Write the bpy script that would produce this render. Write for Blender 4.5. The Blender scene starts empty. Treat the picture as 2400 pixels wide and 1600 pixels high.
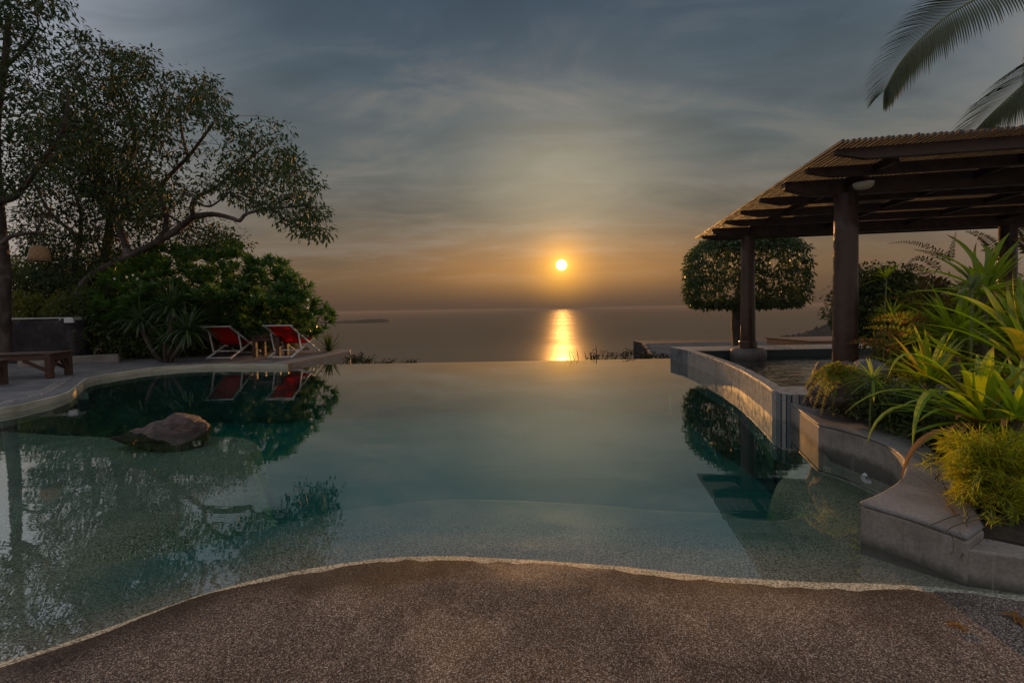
import bpy, bmesh, math, random
import numpy as np
from mathutils import Vector, Matrix

# ------------------------------------------------------------------ scene, camera, sky, sun
sc = bpy.context.scene
COL = sc.collection
R = math.radians
H = 1.5                                   # eye height above the pool water (z = 0)
FPX, CX, CY = 1000.0, 1200.0, 753.7       # lens in pixels of a 2400 x 1600 frame
PITCH, ROLL = R(1.7), R(1.0)

_F = Vector((0, math.cos(PITCH), -math.sin(PITCH)))
_R0 = Vector((1, 0, 0)); _U0 = Vector((0, math.sin(PITCH), math.cos(PITCH)))
_R = _R0 * math.cos(ROLL) - _U0 * math.sin(ROLL)
_U = _U0 * math.cos(ROLL) + _R0 * math.sin(ROLL)

cam_d = bpy.data.cameras.new('camera'); cam = bpy.data.objects.new('camera', cam_d); COL.objects.link(cam)
cam_d.sensor_width = 36; cam_d.lens = FPX / 2400 * 36
cam_d.shift_x = 0; cam_d.shift_y = -(800 - CY) / 2400
cam_d.clip_start = 0.05; cam_d.clip_end = 200000
M = Matrix((( _R.x, _U.x, -_F.x, 0), (_R.y, _U.y, -_F.y, 0), (_R.z, _U.z, -_F.z, H), (0, 0, 0, 1)))
cam.matrix_world = M
sc.camera = cam

def ray(px, py):
    d = _F + _R * ((px - CX) / FPX) + _U * (-(py - CY) / FPX)
    return d
def plane(px, py, z=0.0):                 # survey point on a level surface
    d = ray(px, py); t = (z - H) / d.z
    return np.array((d.x * t, d.y * t, z))
def dep(px, py, y):                       # survey point at a ground distance y
    d = ray(px, py); t = y / d.y
    return np.array((d.x * t, y, H + d.z * t))

SUN_DIR = ray(1316, 621).normalized()
sun_el = math.asin(SUN_DIR.z); sun_az = math.atan2(SUN_DIR.x, SUN_DIR.y)

w = bpy.data.worlds.new('World'); sc.world = w; w.use_nodes = True
nt = w.node_tree; nt.nodes.clear()
class NB:                                  # small node-building helper
    def __init__(s, nt): s.nt = nt
    def n(s, typ, **kw):
        o = s.nt.nodes.new(typ)
        for k, v in kw.items(): setattr(o, k, v)
        return o
    def l(s, a, b): s.nt.links.new(a, b)
    def inp(s, sock, v):
        if isinstance(v, bpy.types.NodeSocket): s.l(v, sock)
        elif v is not None: sock.default_value = v
    def math(s, op, a, b=None, c=None, clamp=False):
        o = s.n('ShaderNodeMath', operation=op); o.use_clamp = clamp
        s.inp(o.inputs[0], a); s.inp(o.inputs[1], b)
        if c is not None: s.inp(o.inputs[2], c)
        return o.outputs[0]
    def vmath(s, op, a, b=None):
        o = s.n('ShaderNodeVectorMath', operation=op)
        s.inp(o.inputs[0], a); s.inp(o.inputs[1], b)
        return o
    def mix(s, f, a, b, mode='MIX'):
        o = s.n('ShaderNodeMix', data_type='RGBA', blend_type=mode)
        s.inp(o.inputs[0], f); s.inp(o.inputs[6], a); s.inp(o.inputs[7], b)
        return o.outputs[2]
    def ramp(s, f, stops, interp='LINEAR'):
        o = s.n('ShaderNodeValToRGB'); cr = o.color_ramp; cr.interpolation = interp
        while len(cr.elements) < len(stops): cr.elements.new(0.5)
        for e, (p, c) in zip(cr.elements, stops):
            e.position = p; e.color = (c[0], c[1], c[2], 1) if not isinstance(c, (int, float)) else (c, c, c, 1)
        s.inp(o.inputs[0], f); return o.outputs[0]
    def maprange(s, v, a, b, c=0.0, d=1.0, smooth=True):
        o = s.n('ShaderNodeMapRange'); o.interpolation_type = 'SMOOTHSTEP' if smooth else 'LINEAR'
        s.inp(o.inputs[0], v); o.inputs[1].default_value = a; o.inputs[2].default_value = b
        o.inputs[3].default_value = c; o.inputs[4].default_value = d
        return o.outputs[0]
    def noise(s, vec, scale, detail=4, rough=0.5, dist=0.0):
        o = s.n('ShaderNodeTexNoise'); s.inp(o.inputs['Vector'], vec)
        o.inputs['Scale'].default_value = scale; o.inputs['Detail'].default_value = detail
        o.inputs['Roughness'].default_value = rough; o.inputs['Distortion'].default_value = dist
        return o
b = NB(nt)
tc = b.n('ShaderNodeTexCoord'); D = tc.outputs['Generated']
sep = b.n('ShaderNodeSeparateXYZ'); b.l(D, sep.inputs[0])
el = b.math('ARCSINE', sep.outputs[2])
elt = b.math('DIVIDE', b.math('MAXIMUM', el, 0.0), R(60))
e_ = lambda deg: deg / 60.0
skyA = b.ramp(elt, [(0, (.088, .058, .040)), (e_(1.2), (.115, .070, .043)), (e_(4.5), (.172, .110, .060)),
                    (e_(10), (.165, .137, .100)), (e_(18), (.120, .136, .134)), (e_(27), (.082, .112, .138)),
                    (e_(37), (.052, .080, .115)), (1, (.052, .080, .118))])
skyB = b.ramp(elt, [(0, (.36, .28, .23)), (e_(8), (.46, .41, .38)), (e_(20), (.46, .48, .53)), (e_(40), (.45, .49, .58)), (1, (.45, .49, .58))])
dots = b.vmath('DOT_PRODUCT', D, tuple(SUN_DIR)).outputs['Value']
hl = b.math('SQRT', b.math('SUBTRACT', 1.0, b.math('POWER', sep.outputs[2], 2.0)))
shl = math.hypot(SUN_DIR.x, SUN_DIR.y)
hd_ = b.vmath('DOT_PRODUCT', D, (SUN_DIR.x / shl, SUN_DIR.y / shl, 0)).outputs['Value']
caz = b.math('DIVIDE', hd_, b.math('MAXIMUM', hl, 1e-4))
away = b.math('MAXIMUM', b.maprange(caz, math.cos(R(31)), math.cos(R(68))), b.maprange(el, R(40), R(72)))
sky = b.mix(away, skyA, skyB)
# thin cloud sheets on a level layer far overhead
den = b.math('ADD', sep.outputs[2], 0.16)
cv = b.n('ShaderNodeCombineXYZ'); b.l(b.math('DIVIDE', sep.outputs[0], den), cv.inputs[0])
b.l(b.math('DIVIDE', sep.outputs[1], den), cv.inputs[1])
mp = b.n('ShaderNodeMapping'); mp.inputs['Rotation'].default_value = (0, 0, R(-32)); mp.inputs['Scale'].default_value = (0.75, 1.35, 1)
mp.inputs['Location'].default_value = (3.1, 0.7, 0)
b.l(cv.outputs[0], mp.inputs[0])
n1 = b.noise(mp.outputs[0], 1.15, 5, .52, .6).outputs['Fac']
mpw = b.n('ShaderNodeMapping'); mpw.inputs['Rotation'].default_value = (0, 0, R(38)); mpw.inputs['Scale'].default_value = (.75, 1.7, 1); mpw.inputs['Location'].default_value = (.4, 1.9, 0)
b.l(cv.outputs[0], mpw.inputs[0])
n2 = b.noise(mpw.outputs[0], 2.0, 6, .56, 1.4).outputs['Fac']
cl = b.math('ADD', b.math('MULTIPLY', n1, .55), b.math('MULTIPLY', n2, .45))
hi_ = b.maprange(sep.outputs[2], .015, .17); light = b.math('MULTIPLY', b.maprange(cl, .46, .66), hi_); dark = b.math('MULTIPLY', b.maprange(cl, .50, .36), b.math('MAXIMUM', hi_, .35))
sky = b.mix(b.math('MULTIPLY', light, .85), sky, b.mix(.5, sky, (.26, .235, .20, 1)))
sky = b.mix(b.math('MULTIPLY', dark, .55), sky, b.mix(.55, sky, (.045, .058, .066, 1)))
# light round the sun
d1 = b.math('SUBTRACT', 1.0, dots)
def glow(k): return b.math('EXPONENT', b.math('MULTIPLY', d1, -k))
rightv = Vector((SUN_DIR.y, -SUN_DIR.x, 0)).normalized()
az = b.vmath('DOT_PRODUCT', D, tuple(rightv)).outputs['Value']
front = b.maprange(dots, 0.0, 0.3)
def pillar(sa, se, ce):
    a2 = b.math('POWER', b.math('DIVIDE', az, sa), 2.0)
    e2 = b.math('POWER', b.math('DIVIDE', b.math('SUBTRACT', sep.outputs[2], ce), se), 2.0)
    return b.math('MULTIPLY', b.math('EXPONENT', b.math('MULTIPLY', b.math('ADD', a2, e2), -1.0)), front)
def addc(base, f, col): return b.mix(1.0, base, b.mix(f, (0, 0, 0, 1), col), 'ADD')
lowd = b.maprange(sep.outputs[2], -.02, .075)        # the lowest air is thick and dims the glow
sky = addc(sky, pillar(.21, .15, SUN_DIR.z + .17), (.245, .19, .105, 1))
sky = addc(sky, b.math('MULTIPLY', pillar(.30, .075, SUN_DIR.z - .005), lowd), (.30, .110, .002, 1))
sky = addc(sky, glow(560), (.62, .26, .004, 1))
sky = addc(sky, glow(4200), (.75, .45, .05, 1))
sky = addc(sky, b.maprange(d1, 8.5e-5, 4.5e-5), (7, 5.6, 2.6, 1))
bg = b.n('ShaderNodeBackground'); b.l(sky, bg.inputs[0]); bg.inputs[1].default_value = 1.0
wo = b.n('ShaderNodeOutputWorld'); b.l(bg.outputs[0], wo.inputs[0])

sun_d = bpy.data.lights.new('sun', 'SUN'); sun = bpy.data.objects.new('sun', sun_d); COL.objects.link(sun)
sun_d.energy = 3.0; sun_d.angle = R(0.8); sun_d.color = (1.0, .47, .13)
sun.rotation_euler = (-SUN_DIR).to_track_quat('-Z', 'Y').to_euler()

sc.view_settings.view_transform = 'Standard'; sc.view_settings.look = 'None'
sc.view_settings.exposure = 0.0; sc.view_settings.gamma = 1.0
cy = sc.cycles
cy.use_denoising = True
try: cy.denoiser = 'OPENIMAGEDENOISE'
except Exception: pass
cy.max_bounces = 8; cy.transparent_max_bounces = 24; cy.diffuse_bounces = 3; cy.glossy_bounces = 4; cy.transmission_bounces = 6
cy.sample_clamp_indirect = 4.0; cy.caustics_reflective = False; cy.caustics_refractive = False

# ------------------------------------------------------------------ mesh helpers
rng = np.random.default_rng(7)
ORG = {}
def nrm(v):
    v = np.asarray(v, float); return v / (np.linalg.norm(v, axis=-1, keepdims=True) + 1e-12)
class Buf:
    def __init__(s): s.v = []; s.f = []; s.n = 0; s.u = []
    def add(s, v, faces):
        v = np.asarray(v, float).reshape(-1, 3)
        for f in faces: s.f.append([i + s.n for i in f])
        s.v.append(v); s.n += len(v); return s
    def addarr(s, v, fa):                       # fa: (m,k) array
        s.v.append(v); s.f.extend((np.asarray(fa) + s.n).tolist()); s.n += len(v); return s
    def box(s, c, size, ax=None, ay=None, az=None):
        c = np.asarray(c, float); hx, hy, hz = [x / 2 for x in size]
        ax = np.array((1, 0, 0.)) if ax is None else nrm(ax); ay = np.array((0, 1, 0.)) if ay is None else nrm(ay)
        az = np.array((0, 0, 1.)) if az is None else nrm(az)
        v = [c + ax * x * hx + ay * y * hy + az * z * hz for x in (-1, 1) for y in (-1, 1) for z in (-1, 1)]
        return s.add(v, [(0, 1, 3, 2), (4, 6, 7, 5), (0, 4, 5, 1), (2, 3, 7, 6), (0, 2, 6, 4), (1, 5, 7, 3)])
    def bar(s, p, q, wd, ht, side=None):        # a straight bar from p to q
        p = np.asarray(p, float); q = np.asarray(q, float); d = nrm(q - p)
        side = np.array((1., 0, 0)) if side is None else nrm(side)
        side = nrm(side - d * side.dot(d)); up = np.cross(d, side)
        return s.box((p + q) / 2, (wd, np.linalg.norm(q - p), ht), side, d, up)
    def prism(s, pts, z0, z1):
        pts = [(float(p[0]), float(p[1])) for p in pts]
        ar = sum(pts[i][0] * pts[(i + 1) % len(pts)][1] - pts[(i + 1) % len(pts)][0] * pts[i][1] for i in range(len(pts)))
        if ar < 0: pts = pts[::-1]
        n = len(pts)
        v = [(x, y, z0) for x, y in pts] + [(x, y, z1) for x, y in pts]
        f = [tuple(range(n))[::-1], tuple(range(n, 2 * n))] + [(i, (i + 1) % n, n + (i + 1) % n, n + i) for i in range(n)]
        return s.add(v, f)
    def tube(s, pts, rad, k=6, cap=True):
        pts = np.asarray(pts, float); n = len(pts); rad = np.broadcast_to(np.asarray(rad, float), (n,))
        t = nrm(np.gradient(pts, axis=0)); a = np.array((0, 0, 1.)) if abs(t[0][2]) < .9 else np.array((1., 0, 0))
        u = nrm(np.cross(t[0], a)); V = []
        ang = np.linspace(0, 2 * np.pi, k, endpoint=False)
        for i in range(n):
            u = nrm(u - t[i] * u.dot(t[i])); w_ = np.cross(t[i], u)
            V.append(pts[i] + rad[i] * (np.cos(ang)[:, None] * u + np.sin(ang)[:, None] * w_))
        F = [(i * k + j, i * k + (j + 1) % k, (i + 1) * k + (j + 1) % k, (i + 1) * k + j) for i in range(n - 1) for j in range(k)]
        if cap: F += [tuple(range(k))[::-1], tuple(range((n - 1) * k, n * k))]
        return s.add(np.concatenate(V), F)
    def lathe(s, c, prof, k=24):                # prof: list of (r,z)
        ang = np.linspace(0, 2 * np.pi, k, endpoint=False); V = []
        for r, z in prof: V += [(c[0] + r * math.cos(a), c[1] + r * math.sin(a), c[2] + z) for a in ang]
        m = len(prof)
        F = [(i * k + j, i * k + (j + 1) % k, (i + 1) * k + (j + 1) % k, (i + 1) * k + j) for i in range(m - 1) for j in range(k)]
        F += [tuple(range(k))[::-1], tuple(range((m - 1) * k, m * k))]
        return s.add(V, F)
    def leaves(s, c, d, nrmv, ln, wd, fold=.18, belly=.45):   # many small folded two-triangle leaves
        c = np.asarray(c, float); n = len(c); d = nrm(d); sd = nrm(np.cross(d, nrmv)); up = np.cross(sd, d)
        ln = np.broadcast_to(ln, (n,))[:, None]; wd = np.broadcast_to(wd, (n,))[:, None]
        m = c + d * ln * belly + up * wd * fold
        V = np.stack([c, m + sd * wd * .5, c + d * ln - up * ln * .06, m - sd * wd * .5], 1).reshape(-1, 3)
        i = np.arange(n)[:, None] * 4
        return s.addarr(V, np.concatenate([i + [0, 1, 2], i + [0, 2, 3]], 0))
    def strap(s, P, width, fold=.16, side=None, base_w=.55, tipp=1.6):   # strap leaf along a path
        P = np.asarray(P, float); n = len(P); t = nrm(np.gradient(P, axis=0))
        if side is None:
            side = np.cross(t[0] + t[-1] * .2, (0, 0, 1.))
            if np.linalg.norm(side) < 1e-3: side = np.array((1., 0, 0))
        V = []
        for i in range(n):
            u = i / (n - 1); sd = nrm(side - t[i] * np.dot(side, t[i])); up = np.cross(sd, t[i])
            wv = width * (base_w + (1 - base_w) * min(1, u / .35)) * (1 - max(0, (u - .45) / .55) ** tipp) + .0015
            V += [P[i] - sd * wv / 2 + up * wv * fold, P[i], P[i] + sd * wv / 2 + up * wv * fold]; s.u += [u, u, u]
        F = []
        for i in range(n - 1):
            a = i * 3; F += [(a, a + 1, a + 4, a + 3), (a + 1, a + 2, a + 5, a + 4)]
        return s.add(V, F)
    def build(s, name, mat, parent=None, smooth=False, bevel=0.0, origin=None):
        me = bpy.data.meshes.new(name)
        V = np.concatenate(s.v) if s.v else np.zeros((0, 3))
        if parent is not None: org = ORG[parent.name]
        else: org = np.zeros(3) if origin is None else np.asarray(origin, float)
        V = V - org
        cnt = np.fromiter((len(f) for f in s.f), np.int32, len(s.f))
        flat = np.fromiter((i for f in s.f for i in f), np.int32, int(cnt.sum()))
        me.vertices.add(len(V)); me.vertices.foreach_set('co', V.astype(np.float32).ravel())
        me.loops.add(len(flat)); me.loops.foreach_set('vertex_index', flat)
        me.polygons.add(len(cnt)); st = np.zeros(len(cnt), np.int32); st[1:] = np.cumsum(cnt)[:-1]
        me.polygons.foreach_set('loop_start', st); me.polygons.foreach_set('loop_total', cnt)
        me.polygons.foreach_set('use_smooth', np.full(len(cnt), bool(smooth)))
        me.update(calc_edges=True); me.validate()
        if len(s.u) == len(V) and len(V):
            me.attributes.new('along', 'FLOAT', 'POINT').data.foreach_set('value', np.array(s.u, np.float32))
        me.materials.append(mat)
        o = bpy.data.objects.new(name, me); COL.objects.link(o)
        if parent is not None: o.parent = parent
        else: o.location = org
        ORG[o.name] = org
        if bevel:
            m = o.modifiers.new('bevel', 'BEVEL'); m.width = bevel; m.segments = 2; m.limit_method = 'ANGLE'; m.angle_limit = R(35)
        return o
def thing(name, label, cat, loc, group=None):
    o = bpy.data.objects.new(name, None); COL.objects.link(o); o.location = tuple(loc); o.empty_display_size = .1
    ORG[o.name] = np.asarray(loc, float)
    return tag(o, label, cat, group)
def tag(o, label, cat, group=None):
    o['label'] = label; o['category'] = cat
    if group: o['group'] = group
    return o
def struct(o, label=None):
    o['kind'] = 'structure'
    if label: o['label'] = label
    return o
def copy_tree(o, parent=None):
    c = o.copy(); COL.objects.link(c)
    if parent is not None: c.parent = parent
    for ch in list(o.children): copy_tree(ch, c)
    return c
def poly_in(P, poly):
    P = np.asarray(P); x, y = P[:, 0], P[:, 1]; inside = np.zeros(len(P), bool); n = len(poly)
    for i in range(n):
        x1, y1 = poly[i][:2]; x2, y2 = poly[(i + 1) % n][:2]
        c = ((y1 > y) != (y2 > y)); xs = (x2 - x1) * (y - y1) / (y2 - y1 + 1e-12) + x1
        inside ^= c & (x < xs)
    return inside
def poly_dist(P, poly, closed=True):
    P = np.asarray(P)[:, :2]; best = np.full(len(P), 1e9); n = len(poly)
    for i in range(n if closed else n - 1):
        a = np.array(poly[i][:2], float); q = np.array(poly[(i + 1) % n][:2], float); ab = q - a
        t = np.clip(((P - a) @ ab) / (ab @ ab + 1e-12), 0, 1)
        best = np.minimum(best, np.linalg.norm(P - (a + t[:, None] * ab), axis=1))
    return best
def smooth_line(pts, n=6, closed=False):
    pts = [np.asarray(p, float) for p in pts]; out = []; m = len(pts)
    for i in range(m if closed else m - 1):
        p0 = pts[(i - 1) % m] if (closed or i > 0) else pts[i]; p1 = pts[i]; p2 = pts[(i + 1) % m]
        p3 = pts[(i + 2) % m] if (closed or i + 2 < m) else p2
        for k in range(n):
            t = k / n
            out.append(.5 * ((2 * p1) + (-p0 + p2) * t + (2 * p0 - 5 * p1 + 4 * p2 - p3) * t * t + (-p0 + 3 * p1 - 3 * p2 + p3) * t ** 3))
    if not closed: out.append(pts[-1])
    return out
def bez(p, c, q, n=10):
    t = np.linspace(0, 1, n)[:, None]
    return (1 - t) ** 2 * np.asarray(p) + 2 * t * (1 - t) * np.asarray(c) + t * t * np.asarray(q)
def vnoise(P, scale, seed=0):                 # cheap smooth value noise for shaping
    P = np.asarray(P, float) * scale; i0 = np.floor(P).astype(np.int64); f = P - i0; f = f * f * (3 - 2 * f); out = 0
    dims = P.shape[1]
    for c in range(2 ** dims):
        o = np.array([(c >> k) & 1 for k in range(dims)]); q = i0 + o
        h = np.full(len(P), seed * 7919 + 13, np.int64)
        for k, pr in zip(range(dims), (73856093, 19349663, 83492791)): h = h ^ (q[:, k] * pr)
        h = (h * 1103515245 + 12345) & 0x7fffffff; h = (h ^ (h >> 13)) * 1274126177 & 0x7fffffff
        wgt = np.prod(np.where(o, f, 1 - f), axis=1); out = out + wgt * (h / 0x7fffffff)
    return out

# ------------------------------------------------------------------ materials
def new_mat(name):
    m = bpy.data.materials.new(name); m.use_nodes = True; t = m.node_tree; t.nodes.clear()
    q = NB(t); o = q.n('ShaderNodeOutputMaterial'); return m, q, o
def surf(name, c1, c2, rough=.7, scale=6, bump=.3, bscale=None, stretch=(1, 1, 1), spec=.4, detail=5, c3=None, bdist=.01, rvar=.15, fine=None):
    m, q, o = new_mat(name)
    tcn = q.n('ShaderNodeTexCoord'); mpn = q.n('ShaderNodeMapping'); mpn.inputs['Scale'].default_value = stretch
    q.l(tcn.outputs['Object'], mpn.inputs[0])
    nn = q.noise(mpn.outputs[0], scale, detail, .6).outputs['Fac']
    f = q.maprange(nn, .34, .66)
    col = q.mix(f, (*c1, 1), (*c2, 1))
    if c3 is not None:
        n3 = q.noise(tcn.outputs['Object'], scale * .23, 3, .6, .5).outputs['Fac']
        col = q.mix(q.math('MULTIPLY', q.maprange(n3, .5, .68), .8), col, (*c3, 1))
    if fine is not None:
        nf = q.noise(tcn.outputs['Object'], fine, 2, .6).outputs['Fac']
        col = q.mix(.32, col, q.mix(q.maprange(nf, .35, .65), (.35, .33, .31, 1), (1, 1, 1, 1)), 'MULTIPLY')
    p = q.n('ShaderNodeBsdfPrincipled'); q.l(col, p.inputs['Base Color'])
    q.l(q.maprange(nn, .3, .7, max(.02, rough - rvar), min(1, rough + rvar)), p.inputs['Roughness'])
    p.inputs['Specular IOR Level'].default_value = spec
    bn = q.noise(mpn.outputs[0], bscale or scale * 3, 6, .65).outputs['Fac']
    bp = q.n('ShaderNodeBump'); bp.inputs['Strength'].default_value = bump; bp.inputs['Distance'].default_value = bdist
    q.l(bn, bp.inputs['Height']); q.l(bp.outputs[0], p.inputs['Normal'])
    q.l(p.outputs[0], o.inputs[0]); return m
def stained(mat, h0=.0, h1=.075, col=(.05, .05, .038)):
    t = mat.node_tree; q = NB(t); p = [n for n in t.nodes if n.type == 'BSDF_PRINCIPLED'][0]; src = p.inputs['Base Color'].links[0].from_socket
    g = q.n('ShaderNodeTexCoord'); sp = q.n('ShaderNodeSeparateXYZ'); q.l(g.outputs['Object'], sp.inputs[0])
    mp = q.n('ShaderNodeMapping'); mp.inputs['Scale'].default_value = (14, 14, .9); q.l(g.outputs['Object'], mp.inputs[0])
    st = q.noise(mp.outputs[0], 1.0, 5, .7).outputs['Fac']
    edge = q.math('ADD', sp.outputs[2], q.math('MULTIPLY', q.math('SUBTRACT', st, .5), .12))
    band = q.maprange(edge, h1, h0)
    c = q.mix(q.math('MULTIPLY', band, .75), src, (*col, 1))
    c = q.mix(q.math('MULTIPLY', q.maprange(st, .54, .72), .55), c, (.085, .072, .055, 1))
    c = q.mix(q.math('MULTIPLY', q.maprange(st, .42, .30), .30), c, (.50, .47, .42, 1)); q.l(c, p.inputs['Base Color']); return mat
def leafm(name, c1, c2, tr, trans=.45, rough=.4, spec=.35, odd=None, oddp=.04):
    m, q, o = new_mat(name)
    g = q.n('ShaderNodeNewGeometry'); oi = q.n('ShaderNodeObjectInfo')
    rnd = q.math('FRACT', q.math('ADD', g.outputs['Random Per Island'], oi.outputs['Random']))
    col = q.mix(rnd, (*c1, 1), (*c2, 1)); tcol = q.mix(rnd, (*tr, 1), tuple(x * .75 for x in tr) + (1,))
    tcn = q.n('ShaderNodeTexCoord')
    nn = q.noise(tcn.outputs['Object'], 9, 3).outputs['Fac']
    col = q.mix(.35, col, q.mix(q.maprange(nn, .3, .7), (.45, .45, .4, 1), (1.2, 1.2, 1.1, 1)), 'MULTIPLY')
    if odd is not None:
        k = q.math('GREATER_THAN', q.math('FRACT', q.math('MULTIPLY', rnd, 37.17)), 1 - oddp)
        col = q.mix(k, col, (*odd, 1)); tcol = q.mix(k, tcol, (*odd, 1))
    al = q.n('ShaderNodeAttribute'); al.attribute_name = 'along'
    n5 = q.noise(tcn.outputs['Object'], 38, 3).outputs['Fac']
    tipf = q.maprange(q.math('ADD', al.outputs['Fac'], q.math('ADD', q.math('MULTIPLY', q.math('SUBTRACT', n5, .5), .16), q.math('MULTIPLY', q.math('SUBTRACT', rnd, .5), .22))), .90, 1.02)
    col = q.mix(tipf, col, (.20, .11, .04, 1)); tcol = q.mix(tipf, tcol, (.25, .12, .03, 1))
    p = q.n('ShaderNodeBsdfPrincipled'); q.l(col, p.inputs['Base Color']); p.inputs['Roughness'].default_value = rough
    p.inputs['Specular IOR Level'].default_value = spec
    t = q.n('ShaderNodeBsdfTranslucent'); q.l(tcol, t.inputs[0])
    mx = q.n('ShaderNodeMixShader'); mx.inputs[0].default_value = trans
    q.l(p.outputs[0], mx.inputs[1]); q.l(t.outputs[0], mx.inputs[2]); q.l(mx.outputs[0], o.inputs[0]); return m
def pebble(name, cols, scale, rough=.5, bump=.8, macro=1.0, stain=(.3, .2, .13), bd=.004, spec=.5, mscale=.9, wet=False):
    m, q, o = new_mat(name); tcn = q.n('ShaderNodeTexCoord'); P = tcn.outputs['Object']
    wob = q.noise(P, scale * .6, 2).outputs['Color']
    pv = q.vmath('ADD', P, q.vmath('SCALE', wob).outputs[0])
    pv.inputs[1].links[0].from_node.inputs['Scale'].default_value = .35 / scale
    v = q.n('ShaderNodeTexVoronoi'); v.inputs['Scale'].default_value = scale; q.l(pv.outputs[0], v.inputs['Vector'])
    sepc = q.n('ShaderNodeSeparateColor'); q.l(v.outputs['Color'], sepc.inputs[0])
    n = len(cols); col = q.ramp(sepc.outputs[0], [(i / n, c) for i, c in enumerate(cols)], 'CONSTANT')
    edge = q.maprange(v.outputs['Distance'], .25, .75)
    col = q.mix(q.math('MULTIPLY', edge, .75), col, (.012, .010, .009, 1))
    mac = q.noise(P, mscale, 5, .62, .4).outputs['Fac']
    col = q.mix(macro * .8, col, q.mix(q.maprange(mac, .36, .64), (.42, .38, .36, 1), (1.25, 1.15, 1.05, 1)), 'MULTIPLY')
    mac2 = q.noise(P, mscale * 2.7, 4, .6, .8).outputs['Fac']
    col = q.mix(q.math('MULTIPLY', q.maprange(mac2, .52, .70), .5 * macro), col, (*stain, 1), 'MULTIPLY')
    rgh = q.maprange(mac, .35, .65, rough + .12, rough - .15)
    if wet:
        at = q.n('ShaderNodeAttribute'); at.attribute_name = 'wet'; wf = at.outputs['Fac']
        col = q.mix(q.math('MULTIPLY', wf, .85), col, q.mix(.86, col, (.012, .010, .008, 1)))
        rgh = q.math('MULTIPLY', rgh, q.math('SUBTRACT', 1.0, q.math('MULTIPLY', wf, .10)))
    p = q.n('ShaderNodeBsdfPrincipled'); q.l(col, p.inputs['Base Color']); p.inputs['Specular IOR Level'].default_value = spec
    q.l(rgh, p.inputs['Roughness'])
    bp = q.n('ShaderNodeBump'); bp.inputs['Strength'].default_value = bump; bp.inputs['Distance'].default_value = bd
    q.l(q.math('SUBTRACT', 1.0, v.outputs['Distance']), bp.inputs['Height'])
    q.l(bp.outputs[0], p.inputs['Normal']); q.l(p.outputs[0], o.inputs[0]); return m
def water(name, ior, wav, tint=(1, 1, 1), absorb=None, rough=0.0):
    m, q, o = new_mat(name); tcn = q.n('ShaderNodeTexCoord'); h = None
    for sx, sy, sca, amp, dis in wav:
        mpn = q.n('ShaderNodeMapping'); mpn.inputs['Scale'].default_value = (sx, sy, 1); q.l(tcn.outputs['Object'], mpn.inputs[0])
        nn = q.math('MULTIPLY', q.noise(mpn.outputs[0], sca, 2, .5, dis).outputs['Fac'], amp)
        h = nn if h is None else q.math('ADD', h, nn)
    bp = q.n('ShaderNodeBump'); bp.inputs['Strength'].default_value = 1.0; bp.inputs['Distance'].default_value = 1.0
    q.l(h, bp.inputs['Height'])
    lw_ = q.n('ShaderNodeLayerWeight'); lw_.inputs['Blend'].default_value = .5; q.l(bp.outputs[0], lw_.inputs['Normal'])
    fr = q.math('ADD', ior, q.math('MULTIPLY', q.math('POWER', lw_.outputs['Facing'], 3.6), 1 - ior))
    gl = q.n('ShaderNodeBsdfGlossy'); gl.inputs['Roughness'].default_value = rough; q.l(bp.outputs[0], gl.inputs['Normal'])
    tr = q.n('ShaderNodeBsdfTransparent'); tr.inputs[0].default_value = (*tint, 1)
    mx = q.n('ShaderNodeMixShader'); q.l(fr, mx.inputs[0]); q.l(tr.outputs[0], mx.inputs[1]); q.l(gl.outputs[0], mx.inputs[2])
    q.l(mx.outputs[0], o.inputs['Surface'])
    if absorb:
        va = q.n('ShaderNodeVolumeAbsorption'); va.inputs['Color'].default_value = (*absorb[0], 1); va.inputs['Density'].default_value = absorb[1]
        q.l(va.outputs[0], o.inputs['Volume'])
    return m

MT = {}
MT['deckagg'] = pebble('brown_aggregate', [(.145, .115, .096), (.235, .187, .158), (.39, .325, .275), (.080, .066, .058), (.185, .142, .125), (.53, .46, .39), (.138, .112, .100), (.275, .208, .16)], 185, .82, .6, .75, spec=.18, wet=True, stain=(.5, .42, .36), mscale=1.1)
MT['plaster'] = pebble('pool_plaster', [(.54, .53, .41), (.62, .60, .47), (.46, .46, .34), (.68, .65, .52), (.38, .39, .29), (.58, .56, .44)], 95, .7, .12, .45, (.55, .6, .42), spec=.2)
_t = MT['plaster'].node_tree; _q = NB(_t); _p = [n for n in _t.nodes if n.type == 'BSDF_PRINCIPLED'][0]; _src = _p.inputs['Base Color'].links[0].from_socket
_g = _q.n('ShaderNodeAttribute'); _g.attribute_name = 'lining'
_q.l(_q.mix(_g.outputs['Fac'], _src, _q.mix(.92, _src, (.025, .165, .145, 1))), _p.inputs['Base Color'])
MT['strip'] = pebble('pebble_strip', [(.30, .27, .25), (.45, .40, .36), (.2, .17, .16), (.55, .5, .45)], 38, .5, 1.0, .3, bd=.008)
MT['deckgrey'] = surf('grey_render', (.13, .125, .125), (.21, .20, .195), .75, 3.2, .25, 60, c3=(.10, .085, .075), fine=70)
MT['concrete'] = surf('concrete', (.23, .195, .165), (.34, .30, .26), .7, 3.5, .35, 45, c3=(.13, .115, .09), fine=55)
stained(MT['concrete'])
MT['coping'] = surf('coping_concrete', (.17, .155, .145), (.24, .22, .205), .62, 2.6, .25, 60, c3=(.12, .10, .085), fine=60)
MT['poolrim'] = surf('pool_edge_stone', (.38, .34, .24), (.52, .47, .35), .45, 5, .3, 40, c3=(.25, .23, .15), stretch=(.5, .5, 6))
MT['tile'] = surf('stone_tile', (.29, .265, .24), (.36, .33, .30), .32, 9, .15, 60, spec=.6, c3=(.25, .23, .21))
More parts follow.
